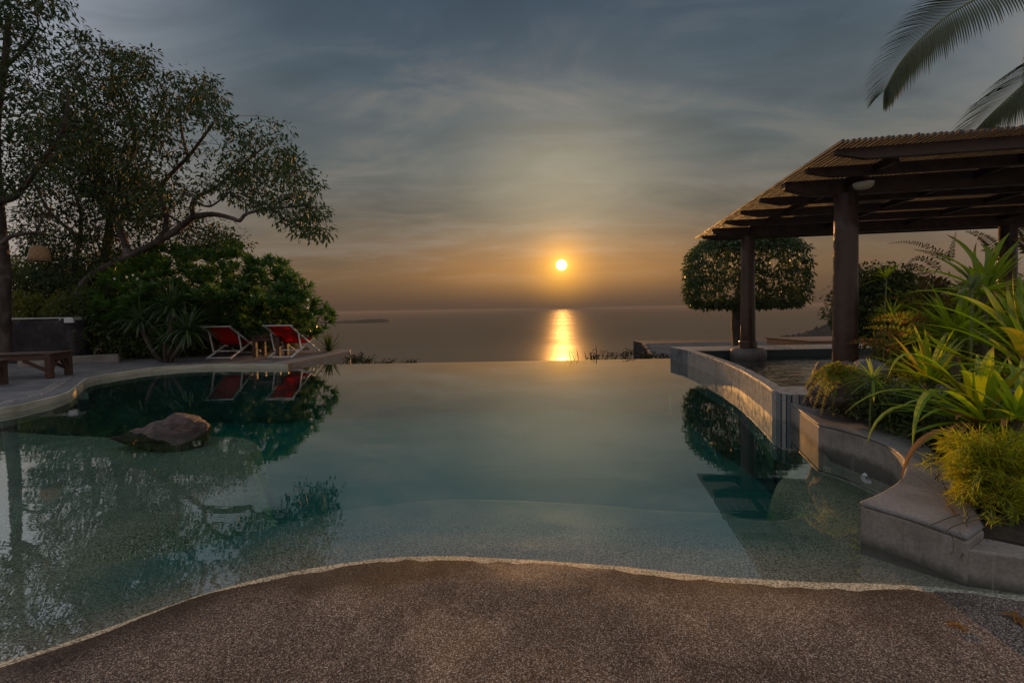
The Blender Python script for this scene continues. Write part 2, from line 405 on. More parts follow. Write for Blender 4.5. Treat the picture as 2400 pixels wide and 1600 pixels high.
MT['darktile'] = surf('dark_stone_tile', (.10, .11, .125), (.16, .17, .18), .32, 4, .2, 40, spec=.6)
MT['grout'] = surf('grout', (.08, .075, .07), (.12, .11, .10), .8, 20, .3)
MT['spain'] = surf('spa_lining', (.02, .03, .03), (.04, .055, .05), .6, 6, .2)
MT['pergola'] = surf('dark_stained_timber', (.032, .018, .013), (.065, .036, .026), .5, 5, .35, 30, stretch=(1, 1, 1), spec=.35)
MT['slat'] = surf('slat_timber', (.030, .029, .031), (.064, .061, .064), .6, 4, .4, 30, stretch=(6, .4, 6))
MT['column'] = surf('column_paint', (.040, .022, .015), (.075, .040, .027), .42, 3, .18, 50, spec=.4)
MT['pad'] = surf('column_pad_stone', (.085, .072, .06), (.14, .12, .10), .6, 6, .4, 30)
MT['wood'] = surf('dark_wood', (.050, .022, .013), (.105, .048, .028), .5, 4, .4, 28, stretch=(.6, 6, 6))
MT['woodl'] = surf('platform_wood', (.20, .115, .07), (.30, .18, .11), .55, 4, .4, 28, stretch=(.6, 6, 6))
MT['white'] = surf('white_painted_wood', (.62, .60, .58), (.75, .73, .70), .5, 9, .25, 40, c3=(.45, .40, .35))
MT['whitew'] = surf('weathered_white', (.55, .54, .54), (.7, .69, .68), .6, 9, .25, 40)
MT['lampw'] = surf('lamp_glass', (.70, .66, .56), (.78, .74, .64), .35, 5, .05)
MT['rock'] = surf('pool_rock', (.040, .026, .021), (.145, .095, .080), .65, 6, 1.0, 18, stretch=(1, 1.6, 3.2), c3=(.24, .17, .145), bdist=.04)
MT['boulder'] = surf('boulder', (.06, .045, .035), (.14, .105, .085), .8, 6, 1.0, 18, bdist=.04, c3=(.11, .06, .03))
MT['boulderg'] = surf('grey_boulder', (.09, .085, .085), (.16, .15, .15), .8, 6, .8, 18, bdist=.03)
MT['lava'] = surf('dark_stone', (.014, .012, .013), (.042, .034, .036), .85, 9, 1.0, 26, bdist=.06, c3=(.070, .056, .060))
MT['soil'] = surf('soil', (.035, .024, .016), (.075, .052, .034), .95, 9, 1.0, 30, bdist=.03)
MT['hill'] = surf('hillside', (.020, .026, .014), (.045, .055, .028), .95, .2, .8, 2)
MT['far'] = surf('far_hill', (.014, .017, .016), (.030, .033, .030), .95, .05, 1.0, .2, bdist=4)
MT['bark'] = surf('bark', (.038, .026, .020), (.10, .074, .060), .85, 5, .9, 18, stretch=(1, 1, .35), bdist=.02, c3=(.19, .16, .14))
MT['palmbark'] = surf('palm_bark', (.10, .085, .07), (.18, .155, .13), .85, 5, .9, 18, stretch=(.5, .5, 5), bdist=.02)
MT['rattan'] = surf('rattan', (.20, .11, .05), (.36, .21, .10), .7, 30, .6, 80)
MT['houses'] = surf('pale_house', (.35, .34, .33), (.5, .49, .48), .8, 1, .1)
MT['roof'] = surf('weathered_planks', (.13, .105, .09), (.24, .195, .165), .65, 4, .4, 30, stretch=(.5, 5, 5))
MT['sunlit_verge'] = surf('verge_board', (.42, .22, .12), (.55, .30, .17), .55, 4, .4, 30)  # orange of low sunlight put into the board colour
m, q, o = new_mat('red_canvas')
p = q.n('ShaderNodeBsdfPrincipled'); p.inputs['Base Color'].default_value = (.66, .014, .012, 1); p.inputs['Roughness'].default_value = .8
t = q.n('ShaderNodeBsdfTranslucent'); t.inputs[0].default_value = (.90, .014, .012, 1); mx = q.n('ShaderNodeMixShader'); mx.inputs[0].default_value = .5
wv = q.n('ShaderNodeTexCoord'); nn = q.noise(wv.outputs['Object'], 140, 2).outputs['Fac']; bp = q.n('ShaderNodeBump'); bp.inputs['Strength'].default_value = .2
bp.inputs['Distance'].default_value = .003; q.l(nn, bp.inputs['Height']); q.l(bp.outputs[0], p.inputs['Normal'])
q.l(p.outputs[0], mx.inputs[1]); q.l(t.outputs[0], mx.inputs[2]); q.l(mx.outputs[0], o.inputs[0]); MT['red'] = m
MT['treeleaf'] = leafm('tree_leaf', (.026, .056, .020), (.060, .092, .032), (.030, .065, .015), .22, .55, .22, odd=(.12, .08, .03), oddp=.012)
MT['darkleaf'] = leafm('understory_leaf', (.040, .066, .020), (.095, .125, .036), (.14, .18, .025), .3, .5, .3)
MT['weed'] = leafm('weed_leaf', (.018, .026, .010), (.036, .045, .016), (.03, .04, .01), .15, .6, .2)
MT['limeleaf'] = leafm('lime_leaf', (.09, .12, .02), (.16, .17, .03), (.25, .25, .03), .4)
MT['frangi'] = leafm('frangipani_leaf', (.030, .080, .019), (.085, .165, .032), (.11, .23, .03), .40, .36, .45)
MT['dracleaf'] = leafm('dracaena_leaf', (.040, .075, .025), (.085, .13, .045), (.10, .16, .03), .32, .38, .45)
MT['topleaf'] = leafm('topiary_leaf', (.035, .07, .022), (.085, .125, .04), (.10, .14, .03), .35, .40, .4)
MT['strapleaf'] = leafm('strap_leaf', (.12, .23, .022), (.25, .33, .03), (.50, .62, .015), .50, .34, .5)
MT['strapyel'] = leafm('yellowing_leaf', (.25, .21, .02), (.30, .22, .02), (.55, .45, .02), .48, .4, .4)
MT['dry'] = leafm('dry_leaf', (.28, .13, .035), (.36, .19, .06), (.45, .20, .03), .4, .6, .2)
MT['fern'] = leafm('fern_leaf', (.11, .17, .025), (.22, .23, .03), (.42, .42, .02), .42, .5, .25, odd=(.25, .10, .02), oddp=.12)
MT['drkfern'] = leafm('dark_fern', (.035, .05, .015), (.07, .07, .02), (.12, .10, .02), .35, .5, .25, odd=(.18, .09, .03), oddp=.2)
MT['feather'] = leafm('feathery_leaf', (.22, .29, .02), (.36, .37, .025), (.62, .62, .015), .45, .5, .25, odd=(.32, .18, .03), oddp=.12)
MT['pale'] = leafm('pale_leaf', (.16, .21, .12), (.26, .30, .19), (.25, .32, .10), .35, .35, .5)
MT['palm'] = leafm('palm_leaflet', (.022, .036, .014), (.050, .064, .022), (.05, .08, .02), .22, .42, .4)
MT['petal'] = leafm('petal', (.7, .7, .68), (.8, .8, .76), (.7, .7, .6), .3)
MT['stem'] = surf('plant_stem', (.07, .06, .03), (.12, .10, .05), .7, 10, .4)
MT['greenstem'] = surf('green_stem', (.10, .12, .03), (.16, .17, .05), .6, 10, .3)

# ------------------------------------------------------------------ setting: shoreline, pool floor, foreground
SH = [(0, 1556), (112, 1521), (223, 1480), (357, 1431), (446, 1400), (536, 1373), (670, 1340), (759, 1326), (870, 1309), (960, 1304), (1061, 1303),
      (1163, 1308), (1350, 1317), (1495, 1331), (1640, 1349), (1755, 1355), (1929, 1363), (2146, 1372), (2362, 1393)]
sh = np.array([plane(x, y, 0)[:2] for x, y in SH])
sh = np.concatenate([[(-14, 1.0), (-6, 1.15), (-3.2, 1.55)], sh, [(3.6, 2.05), (9, 2.0)]])
def shore(x): return np.interp(x, sh[:, 0], sh[:, 1])
def shore_s(x):
    return (shore(x - .12) + shore(x) + shore(x + .12)) / 3 + .012 * (vnoise(np.stack([x, x * 0], 1), 3.1, 3) - .5)

# submerged shelf outline, surveyed at about 0.35 m depth
SHELF = [plane(x, y, -.35)[:2] for x, y in [(-400, 1010), (-60, 1018), (160, 1032), (330, 1040), (480, 1036), (580, 1040), (622, 1062), (600, 1090), (640, 1130), (800, 1180),
         (1000, 1225), (1250, 1262), (1500, 1280), (1720, 1286), (1832, 1276), (1838, 1240), (1805, 1190), (1808, 1150), (1850, 1112), (1905, 1098), (1990, 1132), (2060, 1166), (2250, 1230)]]
SHELF = SHELF + [np.array((5, 1.0)), np.array((-9, 0.6)), np.array((-14, 2.0))]
SHELF = [np.asarray(p) for p in smooth_line(SHELF, 3, True)]
gx = np.concatenate([np.arange(-15, -4, .12), np.arange(-4, 5.5, .06)]); nx = len(gx)
sv = np.concatenate([np.arange(-.16, 5.5, .04), np.arange(5.5, 12.5, .14)])
X, S = np.meshgrid(gx, sv, indexing='ij'); Y = shore_s(gx)[:, None] + S
PT = np.stack([X.ravel(), Y.ravel()], 1)
ins = poly_in(PT, SHELF); dd = poly_dist(PT, SHELF) * np.where(ins, 1, -1)
st = np.clip((dd + .14) / .22, 0, 1)
st = st * st * (3 - 2 * st); Sr = np.maximum(S.ravel(), 0); nearw = np.clip(1 - Sr / .55, 0, 1); st = np.maximum(st, nearw)
beach = np.where(S.ravel() < .25, S.ravel() * .20, .05 + (S.ravel() - .25) * .10); beach = np.minimum(beach, .24)
side_d = beach * st + (1 - st) * np.clip(.5 + .16 * S.ravel(), 1.0, 1.55)
sm_ = np.clip((Sr - .95 - .25 * (vnoise(PT, .7, 19) - .5)) / .45, 0, 1); sm_ = sm_ * sm_ * (3 - 2 * sm_)
mid_d = np.where(Sr < .40, S.ravel() * .18, .072 + 1.20 * sm_ + .05 * np.minimum(Sr - .4, 3))
cw = np.clip((2.25 - np.abs(PT[:, 0] + .25) + .5) / .9, 0, 1); cw = cw * cw * (3 - 2 * cw)
depth = cw * mid_d + (1 - cw) * side_d
Z = -depth + .012 * (vnoise(PT, 1.3, 5) - .5) * np.clip(S.ravel() * 3, 0, 1)
def grid_mesh(name, X, Y, Z, mat):
    n, k = X.shape; V = np.stack([X.ravel(), Y.ravel(), Z.reshape(-1)], 1)
    i = np.arange(n * k).reshape(n, k); F = np.stack([i[:-1, :-1].ravel(), i[1:, :-1].ravel(), i[1:, 1:].ravel(), i[:-1, 1:].ravel()], 1)
    bf = Buf(); bf.addarr(V, F); return bf.build(name, mat, smooth=True)
fo = grid_mesh('pool_floor', X, Y, Z, MT['plaster']); struct(fo, 'pool floor with a pale pebble shelf and green lining at depth')
lin_ = np.clip((Sr - .10 + .25 * (vnoise(PT, 2.0, 17) - .5)) / .85, 0, 1); lin_ = lin_ * lin_ * (3 - 2 * lin_)
fo.data.attributes.new('lining', 'FLOAT', 'POINT').data.foreach_set('value', np.clip(cw * lin_ + (1 - cw) * (.18 * np.clip((Sr - 1.5) / 3, 0, 1) + (1 - st)), 0, 1).astype(np.float32))

tv = np.concatenate([np.arange(.105, 1.2, .03), np.arange(1.2, 9, .3)])
gx2 = np.concatenate([np.arange(-14, -4, .2), np.arange(-4, 4.4, .05), np.arange(4.4, 9, .2)])
X2, T2 = np.meshgrid(gx2, tv, indexing='ij'); wig = .05 * (vnoise(np.stack([gx2, gx2 * 0], 1), 3.0, 9) - .5) + .03 * (vnoise(np.stack([gx2, gx2 * 0], 1), 11.0, 10) - .5)
Y2 = (shore_s(gx2) + wig)[:, None] - T2
fade = np.exp(-T2 / .12)
Z2 = .018 + .028 * np.minimum(T2, 3) + .022 * (1 - fade) + .016 * (vnoise(np.stack([X2.ravel(), Y2.ravel()], 1), 2.2, 4).reshape(X2.shape) - .5) * np.clip(T2 * 4, 0, 1)
bo = grid_mesh('pool_beach', X2, Y2, Z2, MT['deckagg']); struct(bo, 'brown exposed aggregate beach entry of the pool')
P2_ = np.stack([X2.ravel(), Y2.ravel()], 1); wn = .6 * vnoise(P2_, 1.7, 31) + .4 * vnoise(P2_, 5.5, 32)
wet = np.clip(1.5 * np.exp(-((T2.ravel() - .10) / .20) ** 2) * (wn * 2.0 - .45) + np.clip((wn - .60) * 2.2, 0, .6) * np.exp(-T2.ravel() / .9), 0, 1)
at_ = bo.data.attributes.new('wet', 'FLOAT', 'POINT'); at_.data.foreach_set('value', wet.astype(np.float32))

# ---- left terrace with rounded edge
DZ = .12
LE = [(0, 952.7), (92, 934), (143, 921), (166, 910), (190, 891.5), (210, 882), (265, 872), (367, 859), (480, 852), (568, 851.5), (673, 851.5)]
le = [plane(x, y, DZ)[:2] for x, y in LE]
le = [np.array((-7.2, 2.2)), np.array((-8.3, 4.0)), np.array((-8.3, 5.6))] + le
corner = le[-1]; tipr = plane(820, 821, DZ)[:2]
edge = smooth_line(le, 5)
outl = edge + [tipr, tipr + np.array((-.1, .35)), np.array((-8.8, 16.0)), np.array((-30, 16)), np.array((-30, 1.0)), np.array((-7.2, 1.0))]
terr = struct(Buf().prism(outl, -1.9, DZ).build('terrace', MT['deckgrey'], bevel=.02), 'grey paved terrace along the left side of the pool')
def offset_line(line, d):
    L = np.array(line); t = nrm(np.gradient(L, axis=0)); nn = np.stack([-t[:, 1], t[:, 0]], 1); return L + nn * d
# stone pool edge band, just proud of the terrace face
e2 = np.array(edge); outer = offset_line(edge, -.035); inner = offset_line(edge, .05)
struct(Buf().prism(list(outer) + list(inner[::-1]), -.22, DZ - .012).build('pool_edge', MT['poolrim'], bevel=.02), 'sandy stone edge course of the terrace')
sel = e2[:, 0] < -8.0
i0 = offset_line(edge, .20)[sel][:48]; i1 = offset_line(edge, .42)[sel][:48]
sb = Buf().prism(list(i0) + list(i1[::-1]), DZ - .05, DZ + .006).build('pebble_inlay', MT['strip']); struct(sb, 'inlaid pebble band in the terrace')

# ---- hillside, garden ground, sea, far land
hx = np.linspace(-140, 140, 71); hy = np.concatenate([np.linspace(-25, 30, 30), np.linspace(34, 420, 50)])
HX, HY = np.meshgrid(hx, hy, indexing='ij')
HZ = -2.6 - np.maximum(0, HY - 12.6) * .36 + (vnoise(np.stack([HX.ravel(), HY.ravel()], 1), .12, 2).reshape(HX.shape) - .5) * np.clip((HY - 14) * .2, 0, 2.2)
struct(grid_mesh('hillside', HX, HY, HZ, MT['hill']))
gp = [(-60, 2), (-30.2, 2), (-30.2, 15.9), (-8.9, 15.9), (-8.2, 17.2), (-12, 24), (-60, 30)]
struct(Buf().prism(gp, -3.5, .06).build('garden_ground', MT['soil']))
sx = np.concatenate([[-60000, -20000, -8000], np.linspace(-4000, 4000, 41), [8000, 20000, 60000]])
sy = np.concatenate([[60], np.linspace(200, 4000, 40), [6000, 10000, 20000, 40000, 90000]])
m, q, o = new_mat('sea_water'); g = q.n('ShaderNodeTexCoord'); P = g.outputs['Object']
mpn = q.n('ShaderNodeMapping'); mpn.inputs['Scale'].default_value = (.0011, .0026, 1); q.l(P, mpn.inputs[0])
slick = q.noise(mpn.outputs[0], 1.0, 5, .6, .6).outputs['Fac']
mp2 = q.n('ShaderNodeMapping'); mp2.inputs['Scale'].default_value = (.035, .09, 1); q.l(P, mp2.inputs[0])
wv_ = q.noise(mp2.outputs[0], 1.0, 6, .62, .3).outputs['Fac']
bp = q.n('ShaderNodeBump'); bp.inputs['Strength'].default_value = .10; bp.inputs['Distance'].default_value = 1.0; q.l(wv_, bp.inputs['Height'])
gl = q.n('ShaderNodeBsdfGlossy'); df = q.n('ShaderNodeBsdfDiffuse'); df.inputs[0].default_value = (.125, .098, .064, 1); gl.inputs[0].default_value = (1, .93, .80, 1)
sy_ = q.n('ShaderNodeSeparateXYZ'); q.l(P, sy_.inputs[0]); nearf = q.maprange(q.math('ADD', sy_.outputs[1], q.math('MULTIPLY', slick, 900)), 1900, 1250)
q.l(q.math('SUBTRACT', q.maprange(slick, .36, .62, .37, .45), q.math('MULTIPLY', nearf, .06)), gl.inputs['Roughness']); q.l(bp.outputs[0], gl.inputs['Normal'])
mx = q.n('ShaderNodeMixShader'); q.l(q.math('ADD', .05, q.math('MULTIPLY', nearf, .035)), mx.inputs[0]); q.l(df.outputs[0], mx.inputs[1]); q.l(gl.outputs[0], mx.inputs[2]); q.l(mx.outputs[0], o.inputs[0])
SX, SY = np.meshgrid(sx, sy, indexing='ij')
SEA = -90.0
struct(grid_mesh('sea', SX, SY, np.full(SX.shape, SEA), m))

def far_land(name, label, ridge, seed, depth_m, step, mat):
    """ridge: list of (x, y, height above the sea); a rounded bank with tree-like lumps"""
    rg = np.array(ridge); s = np.linspace(0, 1, len(rg)); n = 150; u = np.linspace(0, 1, n)
    c = np.stack([np.interp(u, s, rg[:, k]) for k in range(3)], 1); v = np.linspace(-1, 1, 26)
    XX = np.repeat(c[:, 0:1], 26, 1); YY = c[:, 1:2] + v[None] * depth_m
    prof = np.clip(1 - np.abs(v) ** 1.6, 0, 1)
    ZZ = SEA - 4 + (c[:, 2:3] + 4) * prof[None]
    P2 = np.stack([XX.ravel(), YY.ravel()], 1)
    ZZ += (vnoise(P2, step, seed).reshape(ZZ.shape) * .6 + vnoise(P2, step * 2.7, seed + 1).reshape(ZZ.shape) * .4 - .35) * np.minimum(c[:, 2:3], 14) * 1.5 * prof[None]
    o = grid_mesh(name, XX, YY, ZZ, mat); return struct(o, label)
Di = 3520.
far_land('island', 'long low island on the horizon at the left',
         [((px - 1200) * Di / 1000, Di + 60 * math.sin(i), hgt) for i, (px, hgt) in enumerate([(690, 4), (740, 6), (770, 9), (800, 12), (830, 15), (850, 22), (868, 31), (885, 28), (900, 22), (911, 6), (915, 0)])], 11, 90, .03, MT['far'])
Dh = 1050.
far_land('headland', 'wooded headland rising to the right beyond the pavilion columns',
         [((px - 1200) * Dh / 1000, Dh, hgt) for px, hgt in [(1818, 0), (1830, 8), (1850, 11), (1880, 12), (1900, 20), (1925, 31), (1950, 37), (1975, 42), (2050, 52), (2200, 70), (2500, 90)]], 21, 60, .10, MT['far'])
for i, (px, py, wd, ht) in enumerate([(1823, 797, 7, 5), (1836, 795, 8, 6), (1848, 798, 6, 4), (1860, 794, 9, 6), (1878, 791, 6, 4)]):
    c = dep(px, py, Dh - 48)
    h_ = thing('house', ['small pale house at the tip of the far headland', 'flat pale house second from the headland tip', 'low pale house in the middle of the far village',
                         'widest pale house in the far village', 'small pale house highest up the far headland'][i], 'house', (c[0], c[1], c[2] - 6), 'houses on the far headland')
    Buf().box(c + (0, 0, -2), (wd, 6, ht + 4)).build('wall', MT['houses'], h_)
    z = c[2] + ht / 2
    Buf().add([(c[0] - wd * .6, c[1] - 4, z), (c[0] + wd * .6, c[1] - 4, z), (c[0] + wd * .6, c[1] + 4, z), (c[0] - wd * .6, c[1] + 4, z), (c[0] - wd * .4, c[1], z + 1.8), (c[0] + wd * .4, c[1], z + 1.8)],
              [(0, 1, 5, 4), (2, 3, 4, 5), (1, 2, 5), (3, 0, 4), (3, 2, 1, 0)]).build('roof', MT['far'], h_)

# ------------------------------------------------------------------ raised spa with tiled wall
SZ, SW = .36, .16                          # rim level and water level
WL = [(1572, 843), (1607, 851.8), (1635, 862.5), (1663.5, 875), (1683, 884), (1701, 893), (1721, 904.5), (1741, 917), (1766, 936.5), (1790, 956), (1812, 977)]
wl = [plane(x, y, 0)[:2] for x, y in WL]
side_line = smooth_line(wl, 4)
front = [plane(1812, 914, SZ)[:2], plane(1832, 920.5, SZ)[:2], plane(1856, 923, SZ)[:2], plane(1890, 924, SZ)[:2], np.array((7.5, 5.30))]
spa = thing('spa_pool', 'raised stone tiled spa basin beside the main pool under the pavilion', 'spa pool', (5.5, 8, 0))
FARY = 12.02
out_wall = list(side_line) + front[1:] + [np.array((12.5, 5.3)), np.array((12.5, FARY))]
L_in = offset_line(side_line, .16)[::-1]        # inner face of the curved wall (to the right of the line)
sgn = 1 if L_in[0][0] > side_line[-1][0] - .3 else -1
inner_l = offset_line(side_line, .15)
if inner_l[5][0] < side_line[5][0]: inner_l = offset_line(side_line, -.15)
il = [p for p in inner_l if 5.95 < p[1] < 10.85]
# structural wall: ring left, front and far ledge as separate solid pieces butted together
wl_core = [p + (0.012, 0) for p in side_line]
Buf().prism([p for p in wl_core] + [np.array((inner_l[-1][0], wl_core[-1][1]))] + list(inner_l[::-1]), -1.9, SZ - .02).build('wall_core', MT['grout'], spa)
fr_core = [front[0] + (.05, .012), front[1] + (0, .012), front[2] + (0, .012), front[3] + (0, .012), np.array((12.5, 5.31)), np.array((12.5, 5.86)), np.array((3.72, 5.86))]
Buf().prism(fr_core, -1.9, SZ - .021).build('front_wall', MT['grout'], spa)
Buf().prism([(4.62, 10.9), (12.5, 10.9), (12.5, FARY - .01), (4.50, FARY - .01)], -1.9, SZ - .03).build('far_ledge', MT['spain'], spa)
Buf().prism([(3.8, 5.8), (12.5, 5.8), (12.5, 11.0), (4.6, 11.0)], -1.9, -.62).build('basin_floor', MT['spain'], spa)
# coping
Buf().prism([p + (-.008, -.005) for p in side_line] + [np.array((inner_l[-1][0] + .01, side_line[-1][1]))] + list(inner_l[::-1] + (.01, 0)), SZ - .018, SZ).build('coping', MT['tile'], spa, bevel=.006)
Buf().prism([front[0] + (-.004, .003), front[1] + (0, -.006), front[2] + (0, -.006), front[3] + (0, -.006), np.array((12.5, 5.29)), np.array((12.5, 5.88)), np.array((3.70, 5.88))], SZ - .019, SZ + .003).build('coping', MT['tile'], spa, bevel=.006)
Buf().prism([(4.65, 10.88), (12.5, 10.88), (12.5, FARY), (4.48, FARY)], SZ - .028, SZ - .006).build('coping', MT['tile'], spa, bevel=.006)
def wall_tile(a, c, z0, z1, mat, parent, th=.012):
    a = np.array(a); c = np.array(c); d = nrm(c - a); n_ = np.array((d[1], -d[0])); gap = .006
    if n_[0] > 0 and abs(n_[0]) > abs(n_[1]): n_ = -n_
    if abs(n_[1]) > abs(n_[0]) and n_[1] > 0: n_ = -n_
    j = rng.uniform(-.002, .002); pts = [a + d * gap, c - d * gap, c - d * gap + n_ * (th + j), a + d * gap + n_ * (th + j)]
    Buf().prism(pts, z0, z1).build('tile', mat, parent, bevel=.003)
cum = np.concatenate([[0], np.cumsum(np.linalg.norm(np.diff(np.array(side_line), axis=0), axis=1))])
def at_s(s): return np.array([np.interp(s, cum, np.array(side_line)[:, k]) for k in (0, 1)])
nt_ = 13; ss = np.linspace(0, cum[-1], nt_ + 1)
for i in range(nt_):
    wall_tile(at_s(ss[i]), at_s(ss[i + 1]), -.55, SZ - .02, MT['darktile'] if i < 2 else MT['tile'], spa)  # far end tiles darker: shade of the turned face put into their colour
ff = front[:4]; k = 0
for a, c in zip(ff[:-1], ff[1:]):
    nn_ = 2
    for j in range(nn_):
        wall_tile(a + (c - a) * j / nn_, a + (c - a) * (j + 1) / nn_, -.55, SZ - .02, MT['tile'] if k % 2 == 0 else MT['darktile'], spa); k += 1

# ---- right planter with concrete edge
PZ = .26
FE = [(1853, 943), (1919, 992), (1945, 997.5), (1971, 1003.5), (2024, 1018.6), (2074, 1038), (2106, 1059.6), (2122, 1079), (2123.5, 1100), (2110, 1124), (2078, 1147), (2042, 1164), (2015.3, 1174),
      (2070, 1190), (2131.4, 1208), (2220.7, 1239), (2268, 1257)]
BE = [(2306, 1229), (2262, 1150), (2215, 1085), (2165, 1035), (2090, 1000), (1985, 973), (1885, 950)]
fe = [plane(x, y, PZ)[:2] for x, y in FE]; be = [plane(x, y, PZ)[:2] for x, y in BE]
fes = [fe[0], fe[1]] + smooth_line(fe[1:13], 5)[1:] + fe[13:]
planter = thing('planter_wall', 'pale grey concrete planter edge curving round a bay at the right of the pool', 'planter wall', (*fe[8], 0))
Buf().prism([np.asarray(p) for p in fes] + be, -1.6, PZ - .03).build('wall', MT['concrete'], planter, bevel=.015)
def out2(line, d):
    return list(offset_line(line, d))
cop_f = out2(fes, -.006)
Buf().prism(cop_f + be, PZ - .028, PZ).build('coping', MT['coping'], planter, bevel=.012)
lw = [plane(x, y, .18)[:2] for x, y in [(2268, 1283), (2330, 1312), (2412, 1352)]]
e0, e1 = fe[-1], plane(2400, 1304, .19)[:2]
low = [fe[-1] + (.012, .012), e1, e1 + (e1 - fe[-1]) * 1.2, e1 + (e1 - fe[-1]) * 1.2 + np.array((.25, .55)), be[0] + (.02, .02)]
Buf().prism(low, -1.6, .185).build('low_wall', MT['concrete'], planter, bevel=.01)
soil = [np.array(p) for p in be[::-1]] + [be[0] + (1.2, -.9), np.array((9, 1.2)), np.array((9, 5.28)), np.array((4.05, 5.28))]
sp = Buf(); sp.prism(soil, -1.5, .20); struct(sp.build('planter_soil', MT['soil']), 'dark soil of the right planter')

# ---- water
pw = [(-14.5, .2), (9, .2), (9, 2.4), (3.2, 2.6), (3.0, 4.0), (3.75, 5.6)] + [tuple(p + (.06, 0)) for p in side_line[::-1]] + [(4.5, 12.22), (-14.5, 12.22)]
pool = Buf().prism(pw, -2.1, 0).build('pool_water', water('pool_water', .31, [(1, 1.6, 1.2, .0012, .3), (.55, 3.6, 3.0, .0004, .2), (1, 1, 8, .00004, 0)], (.97, 1, .99), ((.02, .975, .93), .30)))
struct(pool, 'still mirror-like water of the infinity pool')
spw = Buf().prism([tuple(p + (.005, 0)) for p in il] + [(3.9, 5.87), (12.45, 5.87), (12.45, 10.89), (4.75, 10.89)], -.60, SW).build('spa_water', water('spa_water', .34, [(.7, 2.6, 2.2, .022, .6), (.6, 3.0, 5, .007, .4)], (.9, 1, .97)))
struct(spw, 'rippled water in the raised spa')
# infinity edge weir wall
struct(Buf().prism([(-9, 12.225), (4.49, 12.225), (4.49, 12.45), (-9, 12.45)], -3, -.03).build('weir_wall', MT['grout'], bevel=.01), 'thin overflow wall at the far edge of the pool')

# ------------------------------------------------------------------ pergola pavilion
TZ = 3.49
A = plane(1971, 327, TZ)[:2]; Bp = plane(1628, 557, TZ)[:2]
ddir = nrm(Bp - A); cdir = np.array((ddir[1], -ddir[0])); LEN = np.linalg.norm(Bp - A); WID = 8.4
def pg(s, wv, z): p = A + ddir * s + cdir * wv; return np.array((p[0], p[1], z))
perg = thing('pergola', 'dark timber pergola with a slatted roof on round columns over the spa', 'pergola', pg(LEN / 2, 1.2, 0))
D3, C3 = np.array((*ddir, 0)), np.array((*cdir, 0))
tt = lambda dist: (dist - A[1]) / ddir[1]
beams = [(5.5, .15), (6.24, .15), (6.95, .25), (7.92, .15), (8.92, .15), (9.92, .15), (10.95, .25), (12.0, .15)]
for yy, hb in beams:
    s_ = tt(yy); big = hb > .2; th = .13 if big else .07; z1 = TZ - .040; z0 = z1 - hb; ch = .42 if big else .34
    L0 = .06
    prof = [(L0, z1), (L0, z1 - hb * .45), (L0 + ch, z0), (WID, z0), (WID, z1)]
    V = [pg(s_ - th / 2, a_, z) for a_, z in prof] + [pg(s_ + th / 2, a_, z) for a_, z in prof]; n = len(prof)
    Buf().add(V, [tuple(range(n)), tuple(range(n, 2 * n))[::-1]] + [(i, n + i, n + (i + 1) % n, (i + 1) % n) for i in range(n)]).build('beam' if not big else 'main_beam', MT['pergola'], perg, bevel=.006)
colw = (lambda px, D_: None)
c2 = np.array((5.27, 6.74)); c1 = np.array((5.93, 10.72))
w1 = (c2 - A) @ cdir
for wv in (w1, w1 + 1.7, w1 + 3.4, w1 + 5.2):
    Buf().box(pg(LEN / 2 + .1, wv, TZ - .040 - .068), (.08, LEN - .95, .105), C3, D3).build('purlin', MT['pergola'], perg, bevel=.005)
ns = int(WID / .0605)
for i in range(ns):
    s0 = rng.normal(0, .011); s1 = LEN + rng.normal(0, .012); wv = .02 + i * .0605 + rng.normal(0, .0012)
    Buf().box(pg((s0 + s1) / 2, wv, TZ - .019 + rng.normal(0, .0015)), (.028, s1 - s0, .036), C3, D3).build('slat', MT['slat'], perg)
def column(c, pad):
    zb = SW - .1 if pad else -.1; zt = TZ - .05 - .25
    col = Buf().lathe((c[0], c[1], 0), [(.170, zb), (.168, .9), (.163, 1.8), (.156, 2.6), (.150, zt + .01)], 32).build('column', MT['column'], perg, smooth=True)
    if pad:
        Buf().lathe((c[0], c[1], 0), [(.20, .42), (.205, .44), (.205, .58), (.195, .60), (.172, .61), (.172, .42)], 32).build('collar', MT['column'], perg, smooth=False)
        pr = [(.30, -.55), (.36, SW - .12), (.40, SW - .02), (.42, SW + .07), (.415, SW + .15), (.385, SW + .215), (.33, SW + .255), (.22, SW + .262)]
        Buf().lathe((c[0], c[1], 0), pr, 36).build('pad', MT['pad'], perg, smooth=True)
column(c1, True); column(c2, False)
wcol = 5.45
column(c1 + cdir * wcol, False); column(c2 + cdir * wcol, False)
lp = np.array((*dep(2023.5, 431, 6.42)[:2], 3.265))
lamp = thing('ceiling_lamp', 'round white disc lamp fixed under the pergola beside the near column', 'lamp', lp)
Buf().lathe(lp, [(.03, -.075), (.075, -.066), (.108, -.045), (.126, -.012), (.13, .02), (.05, .03)], 32).build('diffuser', MT['lampw'], lamp, smooth=True)
Buf().lathe(lp, [(.045, .031), (.045, .075)], 20).build('mount', MT['pergola'], lamp)

